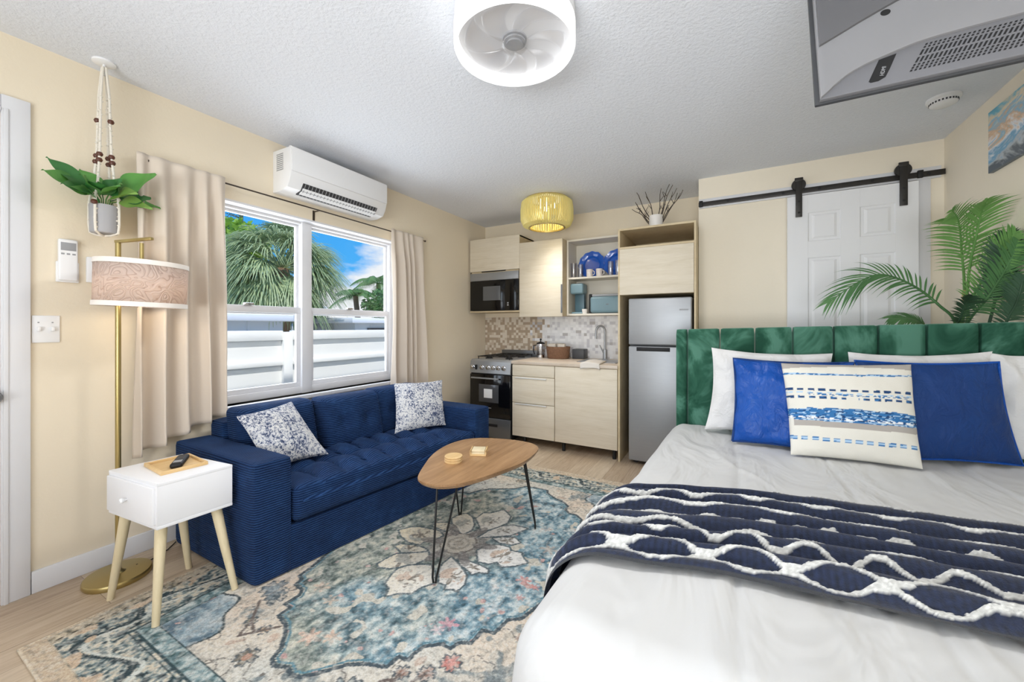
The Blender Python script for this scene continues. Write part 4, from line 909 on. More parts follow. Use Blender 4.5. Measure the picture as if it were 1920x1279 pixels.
# ------------------------------------------------------------------ barn door
dr = thing('barn_door', 'white six panel sliding barn door hung from the black rail', 'door', (.80, 3.95, .01))
DX0, DX1, DY, DT = .408, 1.193, 3.925, 2.338
b = BM(); box(b, DX0, DY+.006, .012, DX1, DY+.035, DT)
xs_ = [(DX0, .545), (.752, .866), (1.068, DX1)]
rowz = [(.2, .75), (.87, 1.832), (1.962, 2.195)]
for xa, xb in xs_: box(b, xa, DY, .012, xb, DY+.008, DT, .001)
zz = [.012]+[v for r in rowz for v in r]+[DT]
for k in range(0, len(zz), 2):
    for xa, xb in ((.545, .752), (.866, 1.068)): box(b, xa, DY, zz[k], xb, DY+.008, zz[k+1])
obj('slab', b, 'door', dr, smooth=0)
for z0, z1 in rowz:
    for xa, xb in ((.545, .752), (.866, 1.068)):
        bb = BM(); I = .034
        o1 = [(xa, z0), (xb, z0), (xb, z1), (xa, z1)]; i1 = [(xa+.012, z0+.012), (xb-.012, z0+.012), (xb-.012, z1-.012), (xa+.012, z1-.012)]; i2 = [(xa+I+.008, z0+I), (xb-I-.008, z0+I), (xb-I-.008, z1-I), (xa+I+.008, z1-I)]
        R_ = [[bb.verts.new((x, y, z)) for x, z in P_] for P_, y in ((o1, DY), (i1, DY+.011), (i2, DY-.001))]
        for A_, B_ in zip(R_, R_[1:]):
            for k in range(4): bb.faces.new((A_[k], A_[(k+1) % 4], B_[(k+1) % 4], B_[k]))
        bb.faces.new(R_[-1]); bmesh.ops.recalc_face_normals(bb, faces=bb.faces); obj('panel', bb, 'door', dr, smooth=0)
for xh in (.484, 1.110):
    b = BM(); box(b, xh-.022, DY-.012, 2.165, xh+.022, DY-.004, 2.47, .002); lathe(b, [(0, -.012), (.046, -.012), (.048, -.008), (.048, .008), (.046, .012), (0, .012)], (xh, DY+.006, 2.43), 28, Matrix.Rotation(PI/2, 4, 'X'))
    box(b, xh-.028, DY-.014, 2.455, xh+.028, DY-.002, 2.485, .003)
    h = obj('hanger_strap', b, 'rail_metal', dr)
    for z_ in (2.20, 2.29): obj('bolt', one(lathe, [(0, 0), (.008, 0), (.009, .004), (0, .006)], (xh, DY-.011, z_), 10, Matrix.Rotation(PI/2, 4, 'X')), 'black', h)
rl = thing('barn_door_rail', 'black sliding door rail along the top of the door wall', 'rail', (.54, 3.95, 2.36))
obj('track', one(box, -.254, DY+.012, 2.362, XR-.006, DY+.020, 2.402, .002), 'rail_metal', rl)
for x_ in (-.235, .985+.22): obj('stop', one(box, x_-.015, DY+.002, 2.358, x_+.015, DY+.024, 2.412, .003), 'black', rl)
for x_ in (-.02, .38, .62, .94, 1.25): obj('spacer_bolt', one(tube, [(x_, DY+.008, 2.382), (x_, YD-.019, 2.382)], .011, 12), 'black', rl)
t_ = obj('mounting_board', one(box, -.25, YD-.019, 2.352, XR-.02, YD, 2.435, .002), 'trim'); tag(t_, 'white mounting board on the wall behind the black rail', 'board')
b = BM(); box(b, 1.20, YD-.017, .105, 1.268, YD, 2.352, .003); box(b, .44, YD-.017, .105, .505, YD, 2.352, .003)
struct('trim_4', b, 'trim')

# art, right wall
def art_mat():
    t = NT('seascape_print'); t.set(Roughness=.4)
    mp = t.coord((1, 1, 1)); s = t.new('ShaderNodeSeparateXYZ'); t.link(mp, s.inputs[0])
    f = t.noise(3.2, 5, .6, (1, 1, 2.5), 1.2); k = t.math('ADD', t.math('MULTIPLY', s.outputs['Z'], 1.9), t.math('MULTIPLY', t.math('SUBTRACT', f, .5), .9))
    t.col(t.ramp(k, [(.05, '56616c'), (.16, 'b9c0c6'), (.25, '5f9fc4'), (.34, 'e4e6ea'), (.42, 'd9b48e'), (.5, '7fb9d6'), (.58, 'e9d3b2'), (.7, '68b3c8'), (.8, '3d8fb0')])); return t.m
tag(obj('canvas_print', one(box, XR-.022, 2.45, 2.172, XR, 3.372, 2.527, .002), art_mat(), smooth=0), 'beach and sea canvas print on the right wall', 'picture')

# ------------------------------------------------------------------ kitchen
FY = 3.73
kb = thing('base_cabinet', 'pale oak base cabinet with drawers and a wide door', 'cabinet', (-1.5, 4.0, 0))
obj('carcass', one(box, -2.072, FY+.02, .10, -.936, YB-.03, .872), 'pale_wood_in', kb, smooth=0)
for z0, z1, hdl in ((.748, .868, 0), (.462, .742, .728), (.10, .456, .449)):
    d = obj('drawer', one(box, -2.072, FY, z0, -1.581, FY+.018, z1, .0015), 'pale_wood', kb)
    if hdl: obj('handle', one(box, -2.03, FY-.022, hdl-.005, -1.665, FY+.001, hdl+.006, .003), 'alu', d)
obj('door', one(box, -1.573, FY, .10, -.938, FY+.018, .868, .0015), 'pale_wood', kb)
for x_ in (-1.95, -1.5, -.98):
    for y_ in (FY+.06, YB-.1): obj('leg', one(tube, [(x_, y_, 0), (x_, y_, .10)], .017, 12), 'black', kb)
obj('countertop', one(box, -2.08, FY-.014, .874, -.932, YB-.012, .906, .003), 'counter', kb)
si = thing('sink', 'stainless steel sink basin let into the countertop', 'sink', (-1.2, 4.13, .9065)); b = BM()
for a_ in ((-1.42, 3.95, -1.0, 3.965), (-1.42, 4.315, -1.0, 4.33), (-1.42, 3.95, -1.405, 4.33), (-1.015, 3.95, -1.0, 4.33)): box(b, a_[0], a_[1], .9065, a_[2], a_[3], .911, .001)
box(b, -1.41, 3.96, .9062, -1.01, 4.32, .9075)
obj('basin_rim', b, 'steel', si)
tc = (-1.235, 4.372)
fa = thing('faucet', 'tall brushed steel gooseneck faucet on the countertop', 'faucet', (*tc, .906))
obj('body', one(lathe, [(0, 0), (.036, 0), (.036, .006), (.025, .01), (.024, .11), (.015, .12), (0, .12)], (*tc, .906), 24), 'steel', fa)
P_ = [(tc[0], tc[1], 1.0), (tc[0], tc[1], 1.2)]+[(tc[0]-.042+.042*math.cos(a), tc[1]-.03*(1-math.cos(a)), 1.225+.06*math.sin(a)) for a in np.linspace(0, PI, 12)]+[(tc[0]-.086, tc[1]-.062, 1.14)]
obj('spout', one(tube, P_, .0125, 12), 'steel', fa); obj('lever', one(tube, [(tc[0]-.02, tc[1], .985), (tc[0]-.055, tc[1]-.02, 1.07)], [.008, .005], 10), 'steel', fa)
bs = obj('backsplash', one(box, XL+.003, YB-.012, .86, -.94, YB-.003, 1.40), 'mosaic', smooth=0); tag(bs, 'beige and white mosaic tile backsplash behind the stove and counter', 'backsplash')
# stove
SX0, SX1, SY, SZ = -2.62, -2.088, 3.705, .905
sv = thing('stove', 'narrow stainless gas stove with a black glass oven door', 'stove', (-2.354, 4.0, 0))
b = BM(); box(b, SX0, SY+.03, .03, SX1, YB-.06, SZ-.03, .004)
for x_ in (SX0+.03, SX1-.06):
    for y_ in (SY+.06, YB-.14): box(b, x_, y_, 0, x_+.03, y_+.03, .035)
obj('body', b, 'black', sv)
b = BM(); prism(b, [(SY+.03, SZ-.16), (SY, SZ-.15), (SY+.02, SZ-.02), (SY+.045, SZ), (YB-.06, SZ), (YB-.06, SZ-.03), (SY+.06, SZ-.03)], SX0, SX1, .003, Matrix(((0, 0, 1, 0), (1, 0, 0, 0), (0, 1, 0, 0), (0, 0, 0, 1)))); obj('cooktop', b, 'steel', sv)
for i, x_ in enumerate((-2.578, -2.452, -2.372, -2.304, -2.238, -2.168)):
    k = obj('knob', one(lathe, [(.026, 0), (.026, .006), (.020, .010), (.019, .03), (.015, .034), (0, .034)], (x_, SY+.008, SZ-.085), 20, Matrix.Rotation(PI/2+.12, 4, 'X')), 'chrome', sv)
b = BM(); box(b, SX0+.075, SY-.0, SZ-.115, SX0+.10, SY+.012, SZ-.06, .002); obj('ignition_button', b, 'black', sv)
od = obj('oven_door', one(box, SX0+.002, SY+.005, .265, SX1-.002, SY+.03, .742, .006), 'black_gloss', sv)
obj('door_window', one(box, -2.495, SY+.001, .43, -2.235, SY+.0055, .63, .003), mat('oven_window', '4c4d50', .12), od)
obj('energy_sticker', one(box, -2.425, SY-.001, .48, -2.315, SY+.0012, .58, 0), 'plastic_w', od)
b = BM(); tube(b, [(SX0+.04, SY-.024, .70), (SX1-.13, SY-.024, .70)], .009, 10)
for x_ in (SX0+.06, SX1-.15): tube(b, [(x_, SY-.024, .70), (x_, SY+.006, .70)], .007, 8)
obj('door_handle', b, 'steel', od)
obj('logo_bar', one(box, -2.40, SY+.003, .365, -2.33, SY+.0058, .373), 'plastic_g', od)
dd = obj('drawer', one(box, SX0+.002, SY+.005, .04, SX1-.002, SY+.03, .258, .006), 'steel_dark', sv); obj('drawer_handle', one(box, -2.43, SY+.0, .165, -2.25, SY+.006, .195, .002), 'black', dd)
b = BM(); box(b, SX0+.01, YB-.085, SZ, SX1-.01, YB-.065, SZ+.075, .003); obj('back_guard', b, 'steel_dark', sv)
for x_ in (-2.49, -2.22):
    for y_ in (3.92, 4.22):
        obj('burner', one(lathe, [(0, .018), (.03, .018), (.034, .01), (.045, .008), (.045, 0)], (x_, y_, SZ), 20), 'black', sv)
b = BM()
for x_ in (-2.56, -2.49, -2.42, -2.29, -2.22, -2.15): tube(b, [(x_, 3.80, SZ+.03), (x_, 4.36, SZ+.03)], .0045, 6)
for y_ in (3.80, 3.92, 4.07, 4.22, 4.36): tube(b, [(-2.57, y_, SZ+.03), (-2.14, y_, SZ+.03)], .0045, 6)
for x_ in (-2.56, -2.15):
    for y_ in (3.80, 4.36): tube(b, [(x_, y_, SZ), (x_, y_, SZ+.03)], .005, 6)
obj('grate', b, 'black_metal', sv)
# tall fridge cabinet and fridge
tk = thing('tall_cabinet', 'tall pale oak cabinet around the refrigerator with an open top niche', 'cabinet', (-.59, 4.1, 0))
b = BM(); box(b, -.930, FY, 0, -.912, YB-.03, 2.196, .001); obj('side_panel', b, 'pale_wood_in', tk); obj('side_panel', one(box, -.276, FY, 0, -.259, YD+.49, 2.196, .001), 'pale_wood_in', tk)
for n2, z0, z1 in (('top_panel', 2.178, 2.196), ('shelf', 2.005, 2.023), ('shelf', 1.573, 1.590)): obj(n2, one(box, -.912, FY+(.0 if n2 == 'top_panel' or z0 > 2 else .02), z0, -.276, YB-.03, z1), 'pale_wood_in', tk, smooth=0)
obj('back_panel', one(box, -.912, YB-.045, 1.573, -.276, YB-.03, 2.178), 'pale_wood_in', tk, smooth=0)
obj('door', one(box, -.913, FY-.002, 1.575, -.278, FY+.017, 2.003, .0015), 'pale_wood', tk)
fr = thing('refrigerator', 'stainless top freezer refrigerator inside the tall cabinet', 'refrigerator', (-.56, 4.05, 0))
FX0, FX1 = -.833, -.292
obj('body', one(box, FX0, FY+.06, .03, FX1, YB-.08, 1.535, .006), 'grey_dk', fr)
for x_ in (FX0+.03, FX1-.07): obj('foot', one(box, x_, FY+.08, 0, x_+.04, FY+.12, .03), 'black', fr)
d1 = obj('freezer_door', one(box, FX0, FY, 1.108, FX1, FY+.058, 1.538, .012, 3), 'steel', fr); d2 = obj('fridge_door', one(box, FX0, FY, .035, FX1, FY+.058, 1.097, .012, 3), 'steel', fr)
obj('handle_recess', one(box, -.76, FY-.003, 1.052, -.47, FY+.004, 1.088, .003), 'black', d2); obj('logo_plate', one(box, FX1-.10, FY-.002, 1.42, FX1-.03, FY+.004, 1.433, .001), 'plastic_g', d1)
# wall cabinets
UY = 4.10
mc = thing('wall_cabinet', 'pale oak wall cabinet holding the microwave at the left wall', 'cabinet', (-2.54, 4.3, 1.455))
b = BM()
for a_ in ((-2.893, UY+.018, 1.455, -2.877, YB, 2.368), (-2.200, UY+.018, 1.455, -2.184, YB, 2.368)): box(b, *a_)
for z_ in (1.455, 1.948, 2.352): box(b, -2.893, UY+(.0 if z_ < 1.5 else .018), z_, -2.184, YB, z_+.016)
obj('carcass', b, 'pale_wood_in', mc, smooth=0); obj('door', one(box, -2.893, UY, 1.966, -2.184, UY+.018, 2.370, .0015), 'pale_wood', mc); obj('handle', one(box, -2.72, UY+.002, 1.955, -2.38, UY+.03, 1.965, .001), 'black', mc)
mw = thing('microwave', 'black built in microwave with a steel top strip', 'microwave', (-2.54, 4.25, 1.472))
obj('body', one(box, -2.872, UY+.02, 1.473, -2.205, YB-.05, 1.940), 'black', mw, smooth=0)
md = obj('door', one(box, -2.884, UY-.008, 1.476, -2.375, UY+.018, 1.845, .003), 'black_gloss', mw); obj('door_window', one(box, -2.69, UY-.0095, 1.60, -2.44, UY-.006, 1.775, .001), mat('microwave_window', '5f6062', .2), md)
cp = obj('control_panel', one(box, -2.373, UY-.008, 1.476, -2.192, UY+.018, 1.845, .003), 'black_gloss', mw)
for k in range(2): obj('button', one(box, -2.345+.0, UY-.010, 1.53+.025*k, -2.325, UY-.006, 1.545+.025*k, .001), 'plastic_g', cp)
obj('top_strip', one(box, -2.884, UY-.008, 1.848, -2.192, UY+.018, 1.944, .003), 'steel', mw)
m2 = thing('wall_cabinet', 'pale oak wall cabinet with one tall door next to the microwave', 'cabinet', (-1.91, 4.3, 1.39))
obj('carcass', one(box, -2.182, UY+.02, 1.40, -1.640, YB, 2.262), 'pale_wood_in', m2, smooth=0); obj('door', one(box, -2.182, UY, 1.392, -1.640, UY+.018, 2.264, .0015), 'pale_wood', m2); obj('handle', one(box, -1.655, UY-.012, 1.43, -1.640, UY+.0, 1.75, .002), 'steel_dark', m2)
OY = 4.22
os_ = thing('open_shelf', 'open white edged wall shelf unit with blue plates and appliances', 'shelf', (-1.3, 4.36, 1.40)); b = BM()
for a_ in ((-1.634, OY, 1.403, -1.614, YB, 2.262), (-.952, OY, 1.403, -.934, YB, 2.262)): obj('side_panel', one(box, *a_), 'light_in', os_, smooth=0)
for n2, z0 in (('bottom_panel', 1.403), ('shelf', 1.814), ('top_panel', 2.242)): obj(n2, one(box, -1.616, OY, z0, -.950, YB-.012, z0+.02), 'light_in', os_, smooth=0)
obj('back_panel', one(box, -1.616, YB-.012, 1.403, -.950, YB, 2.262), 'light_in', os_, smooth=0)
for cx, lb_ in ((-1.405, 'blue scalloped glass plate standing on the upper shelf, fully in view'), (-1.115, 'blue scalloped glass plate half hidden by the tall cabinet')):
    t_ = thing('plate', lb_, 'plate', (cx, 4.40, 1.834), 'blue plates'); Mp = Matrix.Translation((cx, 4.425, 1.995))@Matrix.Rotation(PI/2-.16, 4, 'X')
    b = BM(); sg = 48; rings = []
    for r, z_ in ((0, -.012), (.085, -.012), (.10, .0), (.105, .004), (.14, .012), (.155, .016), (.155, .012), (.10, -.006), (.085, -.018), (0, -.018)):
        sc = lambda a, r=r: r*(1+(.03*math.cos(12*a) if r > .12 else 0)); rings.append([b.verts.new(Mp@Vector((sc(2*PI*i/sg)*math.cos(2*PI*i/sg), sc(2*PI*i/sg)*math.sin(2*PI*i/sg), z_))) for i in range(sg)] if r else [b.verts.new(Mp@Vector((0, 0, z_)))])
    for A_, B_ in zip(rings, rings[1:]):
        for i in range(sg):
            j = (i+1) % sg
            b.faces.new((A_[0], B_[i], B_[j]) if len(A_) == 1 else (A_[i], A_[j], B_[0]) if len(B_) == 1 else (A_[i], A_[j], B_[j], B_[i]))
    bmesh.ops.recalc_face_normals(b, faces=b.faces); obj('dish', b, 'blue_plate', t_)
def tumbler(cx, cy, z_, r, h, m_, lb_, grp, nm='drinking_glass', cat='glass'):
    tag(obj(nm, one(lathe, [(0, 0), (r*.8, 0), (r*.85, .004), (r, h), (r*.93, h), (r*.78, .008), (0, .008)], (cx, cy, z_), 24), m_), lb_, cat, grp)
zs = 1.834
tumbler(-1.575, 4.285, zs, .036, .17, 'clear', 'tall clear glass at the left end of the upper shelf', 'glasses on the upper shelf')
tumbler(-1.50, 4.31, zs, .036, .155, 'clear', 'clear glass just left of the first blue plate', 'glasses on the upper shelf')
tumbler(-1.15, 4.29, zs, .034, .16, 'clear', 'clear glass in front of the half hidden blue plate', 'glasses on the upper shelf')
tumbler(-1.07, 4.29, zs, .034, .165, 'clear', 'clear glass beside the tall cabinet on the upper shelf', 'glasses on the upper shelf')
mgm = mat('patterned_mug', 'e8d9d4', .4, var=.35, vs=40)
for cx, lb_ in ((-1.385, 'small white patterned cup below the middle of the blue plate'), (-1.275, 'small white patterned cup to the right, between the blue plates')):
    t_ = thing('mug', lb_, 'cup', (cx, 4.28, zs), 'cups on the upper shelf'); obj('cup', one(lathe, [(0, 0), (.028, 0), (.034, .02), (.036, .085), (.033, .085), (.03, .02), (0, .008)], (cx, 4.28, zs), 24), mgm, t_)
    obj('handle', one(tube, [(cx+.034, 4.28, zs+.02), (cx+.054, 4.28, zs+.03), (cx+.054, 4.28, zs+.06), (cx+.034, 4.28, zs+.072)], .005, 8), mgm, t_)
zs = 1.423
cm = thing('coffee_maker', 'teal capsule coffee maker on the lower shelf', 'coffee maker', (-1.53, 4.34, zs))
obj('base', one(box, -1.585, 4.24, zs, -1.45, 4.40, zs+.02, .008), 'teal', cm); obj('column', one(box, -1.575, 4.32, zs+.015, -1.46, 4.40, zs+.28, .012), 'teal_d', cm); obj('head', one(box, -1.605, 4.245, zs+.225, -1.45, 4.405, zs+.345, .022, 4), 'teal', cm)
to = thing('toaster', 'teal two slot toaster on the lower shelf', 'toaster', (-1.18, 4.33, zs))
obj('body', one(box, -1.375, 4.25, zs+.006, -.985, 4.42, zs+.19, .03, 4), 'teal', to); obj('base', one(box, -1.39, 4.262, zs, -1.36, 4.42, zs+.22, .01), 'black', to); obj('rim', one(box, -1.36, 4.27, zs+.188, -.99, 4.41, zs+.215, .012), 'plastic_g', to); obj('emblem', one(box, -1.19, 4.247, zs+.095, -1.16, 4.251, zs+.105, .001), 'steel_dark', to)
tumbler(-1.435, 4.262, zs, .032, .052, 'ceramic', 'small white cup between coffee maker and toaster', None, 'cup', 'cup')
# vase with twigs on top of the tall cabinet
va = (-.62, 3.93)
vs_ = thing('vase', 'white ceramic pot of bare twigs on top of the tall cabinet', 'vase', (*va, 2.196)); obj('pot', one(lathe, [(0, 0), (.058, 0), (.062, .01), (.062, .135), (.056, .135), (.055, .02), (0, .016)], (*va, 2.196), 28), 'ceramic', vs_)
for tx, tz, k in ((-.83, 2.50, 0), (-.80, 2.57, 1), (-.82, 2.46, 2), (-.83, 2.42, 3), (-.70, 2.56, 4), (-.57, 2.58, 5), (-.51, 2.618, 6), (-.48, 2.595, 7), (-.44, 2.56, 8), (-.38, 2.545, 9), (-.42, 2.52, 10)):
    r_ = random.Random(k); y1 = va[1]+r_.uniform(-.07, .07); x0 = va[0]+(tx-va[0])*.12
    P_ = [(x0+(tx-x0)*t+.012*math.sin(t*7+k)*t, va[1]+(y1-va[1])*t, 2.22+(tz-2.22)*(t**(.85 if k < 5 else 1))+.01*math.sin(t*9+k)) for t in np.linspace(0, 1, 8)]
    b = BM(); tube(b, P_, [.0055-.0004*i for i in range(8)], 6)
    for s in (3, 5): p = Vector(P_[s]); tube(b, [p[:], (p.x+r_.uniform(-.04, .04), p.y+r_.uniform(-.02, .02), min(2.615, p.z+.05))], [.0035, .002], 5)
    obj('twig', b, 'twig', vs_)
# counter items
fp = (-1.985, 4.27, .906)
fpr = thing('french_press', 'glass french press coffee pot beside the stove', 'coffee pot', fp)
obj('beaker', one(lathe, [(0, .012), (.046, .012), (.046, .165), (.043, .165), (.043, .016), (0, .016)], fp, 24), 'clear', fpr)
b = BM(); lathe(b, [(.047, 0), (.05, .004), (.05, .035), (.047, .037), (.047, 0)], fp, 24)
for k in range(4): a = k*PI/2+.4; tube(b, [(fp[0]+.049*math.cos(a), fp[1]+.049*math.sin(a), fp[2]+.02), (fp[0]+.049*math.cos(a), fp[1]+.049*math.sin(a), fp[2]+.15)], .003, 6)
obj('frame', b, 'chrome', fpr); obj('lid', one(lathe, [(.05, .165), (.05, .178), (.02, .19), (.008, .192), (.006, .21), (.012, .215), (.012, .228), (0, .23)], fp, 24), 'black', fpr)
obj('handle', one(tube, [(fp[0]-.048, fp[1], fp[2]+.15), (fp[0]-.085, fp[1]-.01, fp[2]+.145), (fp[0]-.09, fp[1]-.01, fp[2]+.08), (fp[0]-.075, fp[1]-.01, fp[2]+.04)], .007, 8), 'black', fpr)
bk = thing('basket', 'brown woven basket of supplies on the counter', 'basket', (-1.75, 4.26, .906))
obj('body', one(lathe, [(0, 0), (.12, 0), (.13, .01), (.145, .14), (.135, .14), (.12, .015), (0, .012)], (-1.76, 4.27, .906), 36, Matrix.Diagonal((1.0, .8, 1, 1))), 'basket', bk)
crm = mat('wrapped_packets', 'c9bfb2', .5, var=.35, vs=30)
for x_, y_, s_ in ((-1.82, 4.24, .05), (-1.74, 4.30, .055), (-1.70, 4.23, .045)): tag(obj('snack_packet', one(box, x_-s_, y_-.03, .925, x_+s_, y_+.03, 1.065+s_*.3, .015, 3), crm), {-1.82: 'wrapped packet in the left of the basket', -1.74: 'wrapped packet at the back of the basket', -1.70: 'wrapped packet in the right of the basket'}[x_], 'packet', 'packets in the basket')
tag(obj('storage_box', one(box, -1.60, 4.30, .906, -1.46, 4.44, 1.018, .006), 'grey_dk'), 'dark grey square box between basket and faucet', 'box')
b = BM(); tw = []
def towf(u, v):
    x = -1.33+.20*v+.035*u; y = 4.06-.33*min(u, .75)/.75*1.0-.018*max(0, (u-.75)/.25); z = .915+.016*math.sin(PI*v)**.5-(.055*max(0, (u-.72)/.28))+.003*math.sin(9*u+6*v); return Vector((x, y-.012, z))
grid(b, 24, 14, towf); o = obj('dish_towel', b, 'towel', None, 60); o.modifiers.new('thickness', 'SOLIDIFY').thickness = .012; tag(o, 'folded beige dish towel hanging over the counter edge', 'towel')

# ------------------------------------------------------------------ potted palm behind the bed
pl = thing('potted_palm', 'tall green palm plant behind the headboard in the corner', 'plant', (1.16, 3.45, 0)); pc = Vector((1.12, 3.45, 0))
obj('pot', one(lathe, [(0, 0), (.12, 0), (.13, .01), (.16, .30), (.165, .31), (.15, .31), (.145, .27), (0, .26)], pc, 32), 'ceramic', pl); obj('soil', one(lathe, [(0, .272), (.146, .268)], pc, 24), 'soil', pl)
def frond(name_m, pts, L0, n, wid, side_n, droop=.35, start=.22, seed=0, stemm=True):
    pts = [Vector(p) for p in pts]; bm = BM(); rng = random.Random(seed)
    # resample
    P_ = []
    for i in range(len(pts)-1):
        p0, p1, p2, p3 = pts[max(i-1, 0)], pts[i], pts[i+1], pts[min(i+2, len(pts)-1)]
        for s in range(8):
            t = s/8; P_.append(.5*((2*p1)+(p2-p0)*t+(2*p0-5*p1+4*p2-p3)*t*t+(3*p1-p0-3*p2+p3)*t**3))
    P_.append(pts[-1]); m = len(P_)
    tube(bm, [p[:] for p in P_], [.008*(1-.8*i/m)+.0015 for i in range(m)], 6)
    N = Vector(side_n).normalized()
    for k in range(n):
        t = start+(1-start)*k/(n-1); q = t*(m-1); i = min(int(q), m-2); p = P_[i].lerp(P_[i+1], q-i); tg = (P_[i+1]-P_[i]).normalized()
        s = tg.cross(N).normalized(); up = s.cross(tg)
        tt = (t-start)/(1-start); L_ = L0*(.55+.75*tt)*(1 if tt < .55 else 1-.75*((tt-.55)/.45)**1.3)
        for sg in (-1, 1):
            a = (.95-.55*tt)+rng.uniform(-.08, .08); d = (tg*math.cos(a)+s*sg*math.sin(a)+up*.18).normalized(); Lk = L_*rng.uniform(.9, 1.08)
            w_ = wid*(.8+.4*rng.random()); sd = d.cross(up).normalized(); rows = []
            for r in range(7):
                u = r/6; c = p+d*Lk*u+Vector((0, 0, -droop*Lk*u*u)); c.x = min(c.x, XR-.012); ww = .8*w_*max(.03, (math.sin(PI*(u*.8+.16))**.8)*(1-u**3)); rows.append((*[bm.verts.new((min(q_.x, XR-.008), q_.y, q_.z)) for q_ in (c+sd*ww, c+up*ww*.25, c-sd*ww)],))
            for A_, B_ in zip(rows, rows[1:]):
                bm.faces.new((A_[0], A_[1], B_[1], B_[0])); bm.faces.new((A_[1], A_[2], B_[2], B_[1]))
    return obj('frond', bm, name_m, pl, 60)
b0 = lambda x, y: (pc.x+x, pc.y+y, .27)
frond('frond_m', [b0(.03, -.02), (1.20, 3.36, 1.0), (1.165, 3.31, 1.29), (1.09, 3.29, 1.40), (1.0, 3.28, 1.50), (.90, 3.27, 1.572), (.80, 3.26, 1.60), (.69, 3.25, 1.545), (.56, 3.24, 1.435)], .25, 27, .0085, (-.2, -.75, .65), .4, .40, 1)
frond('frond_l', [b0(.05, .0), (1.20, 3.46, .9), (1.275, 3.48, 1.30), (1.26, 3.47, 1.48), (1.245, 3.44, 1.60), (1.215, 3.38, 1.72), (1.18, 3.30, 1.83), (1.14, 3.22, 1.90), (1.09, 3.14, 1.93)], .27, 27, .009, (-.1, -1, -.1), .25, .52, 2)
frond('frond_l', [b0(.02, .02), (1.17, 3.46, .9), (1.245, 3.44, 1.35), (1.24, 3.36, 1.62), (1.235, 3.28, 1.78), (1.225, 3.2, 1.9), (1.215, 3.12, 1.96)], .21, 22, .0085, (0, -1, .2), .3, .55, 12)
frond('frond_d', [b0(.06, -.05), (1.22, 3.30, .9), (1.27, 3.24, 1.28), (1.285, 3.20, 1.46), (1.295, 3.17, 1.62), (1.30, 3.14, 1.76)], .17, 28, .009, (-.6, -.8, 0), .2, .55, 3)
frond('frond_m', [b0(0, .03), (1.14, 3.40, .9), (1.20, 3.30, 1.27), (1.25, 3.22, 1.42), (1.285, 3.14, 1.56), (1.305, 3.06, 1.70)], .2, 28, .0085, (-.5, -.8, .2), .3, .5, 4)
frond('frond_d', [b0(-.02, .0), (1.10, 3.36, .9), (1.14, 3.28, 1.22), (1.15, 3.22, 1.32), (1.155, 3.17, 1.40), (1.16, 3.12, 1.44)], .12, 22, .007, (0, -.8, .4), .3, .55, 5)
frond('frond_m', [b0(-.03, .03), (1.08, 3.42, .9), (1.07, 3.36, 1.2), (1.03, 3.33, 1.29), (.97, 3.31, 1.33), (.88, 3.29, 1.33)], .15, 24, .008, (0, -.6, .8), .5, .55, 6)
frond('frond_l', [b0(.04, .05), (1.17, 3.5, .9), (1.22, 3.42, 1.3), (1.26, 3.30, 1.52), (1.285, 3.18, 1.66), (1.30, 3.08, 1.76)], .21, 30, .0085, (-.5, -.7, .4), .3, .5, 8)
frond('frond_d', [b0(.05, -.08), (1.2, 3.2, .9), (1.27, 3.1, 1.27), (1.295, 3.05, 1.40), (1.305, 3.02, 1.52)], .15, 24, .009, (-.8, -.6, 0), .3, .5, 9)
for P_ in ([(1.17, 3.42, .28), (1.2, 3.44, .9), (1.278, 3.478, 1.34)], [(1.13, 3.47, .28), (1.17, 3.46, .9), (1.243, 3.44, 1.32)]): obj('stem', one(tube, P_, [.014, .012, .008], 8), 'stem', pl)
obj('sheath', one(tube, [(1.262, 3.473, 1.42), (1.26, 3.47, 1.46), (1.256, 3.462, 1.50)], [.011, .014, .009], 8), 'sheath', pl)

# ------------------------------------------------------------------ outside
t_ = obj('yard_ground', one(box, -40, -20, -.35, XL-.2, 40, -.15), 'ground', smooth=0); t_['kind'] = 'structure'; t_.name = 'trim_5'
t_.name = 'ground'
fe = thing('fence', 'white vinyl privacy fence right outside the window', 'fence', (-4.25, 3, -.15))
for y0, y1 in ((-2.2, .1), (.2, 2.5), (2.6, 4.9), (5.0, 8.0)):
    obj('panel', one(box, -4.27, y0, -.1, -4.25, y1, 1.16), 'vinyl', fe, smooth=0)
    for z0, z1 in ((1.13, 1.235), (.86, .915), (.5, .56), (.02, .1)): obj('rail', one(box, -4.275, y0, z0, -4.215, y1, z1, .006), 'vinyl', fe)
for y_ in (.10, 2.5, 4.9): obj('post', one(box, -4.29, y_, -.15, -4.20, y_+.1, 1.22, .006), 'vinyl', fe)
def shed(nm, lb_, x0, y0, x1, y1, z1, rz, ov=.25):
    t = thing(nm, lb_, 'building', ((x0+x1)/2, (y0+y1)/2, -.15)); b = BM(); box(b, x0, y0, -.15, x1, y1, z1)
    n = int((y1-y0)/.45)
    for k in range(n): box(b, x1, y0+.45*k, -.15, x1+.015, y0+.45*k+.03, z1)
    obj('wall', b, 'shed', t, smooth=0); obj('roof', one(box, x0-ov, y0-ov, z1, x1+ov, y1+ov, z1+rz, .02), 'shed_roof', t); return t
t = shed('shed', 'low white roofed shed beyond the fence on the left', -9.6, 1.6, -7.6, 4.5, 1.38, .13)
t = shed('shed', 'grey sided shed with a wide white roof beyond the fence', -9.4, 6.0, -7.4, 10.5, 1.36, .12); obj('opening', one(box, -7.39, 6.35, .5, -7.37, 7.1, 1.25), 'grey_dk', t, smooth=0)
t = shed('house', 'white sided house at the right of the window view', -11.4, 11.2, -10.2, 17, 2.0, .14)
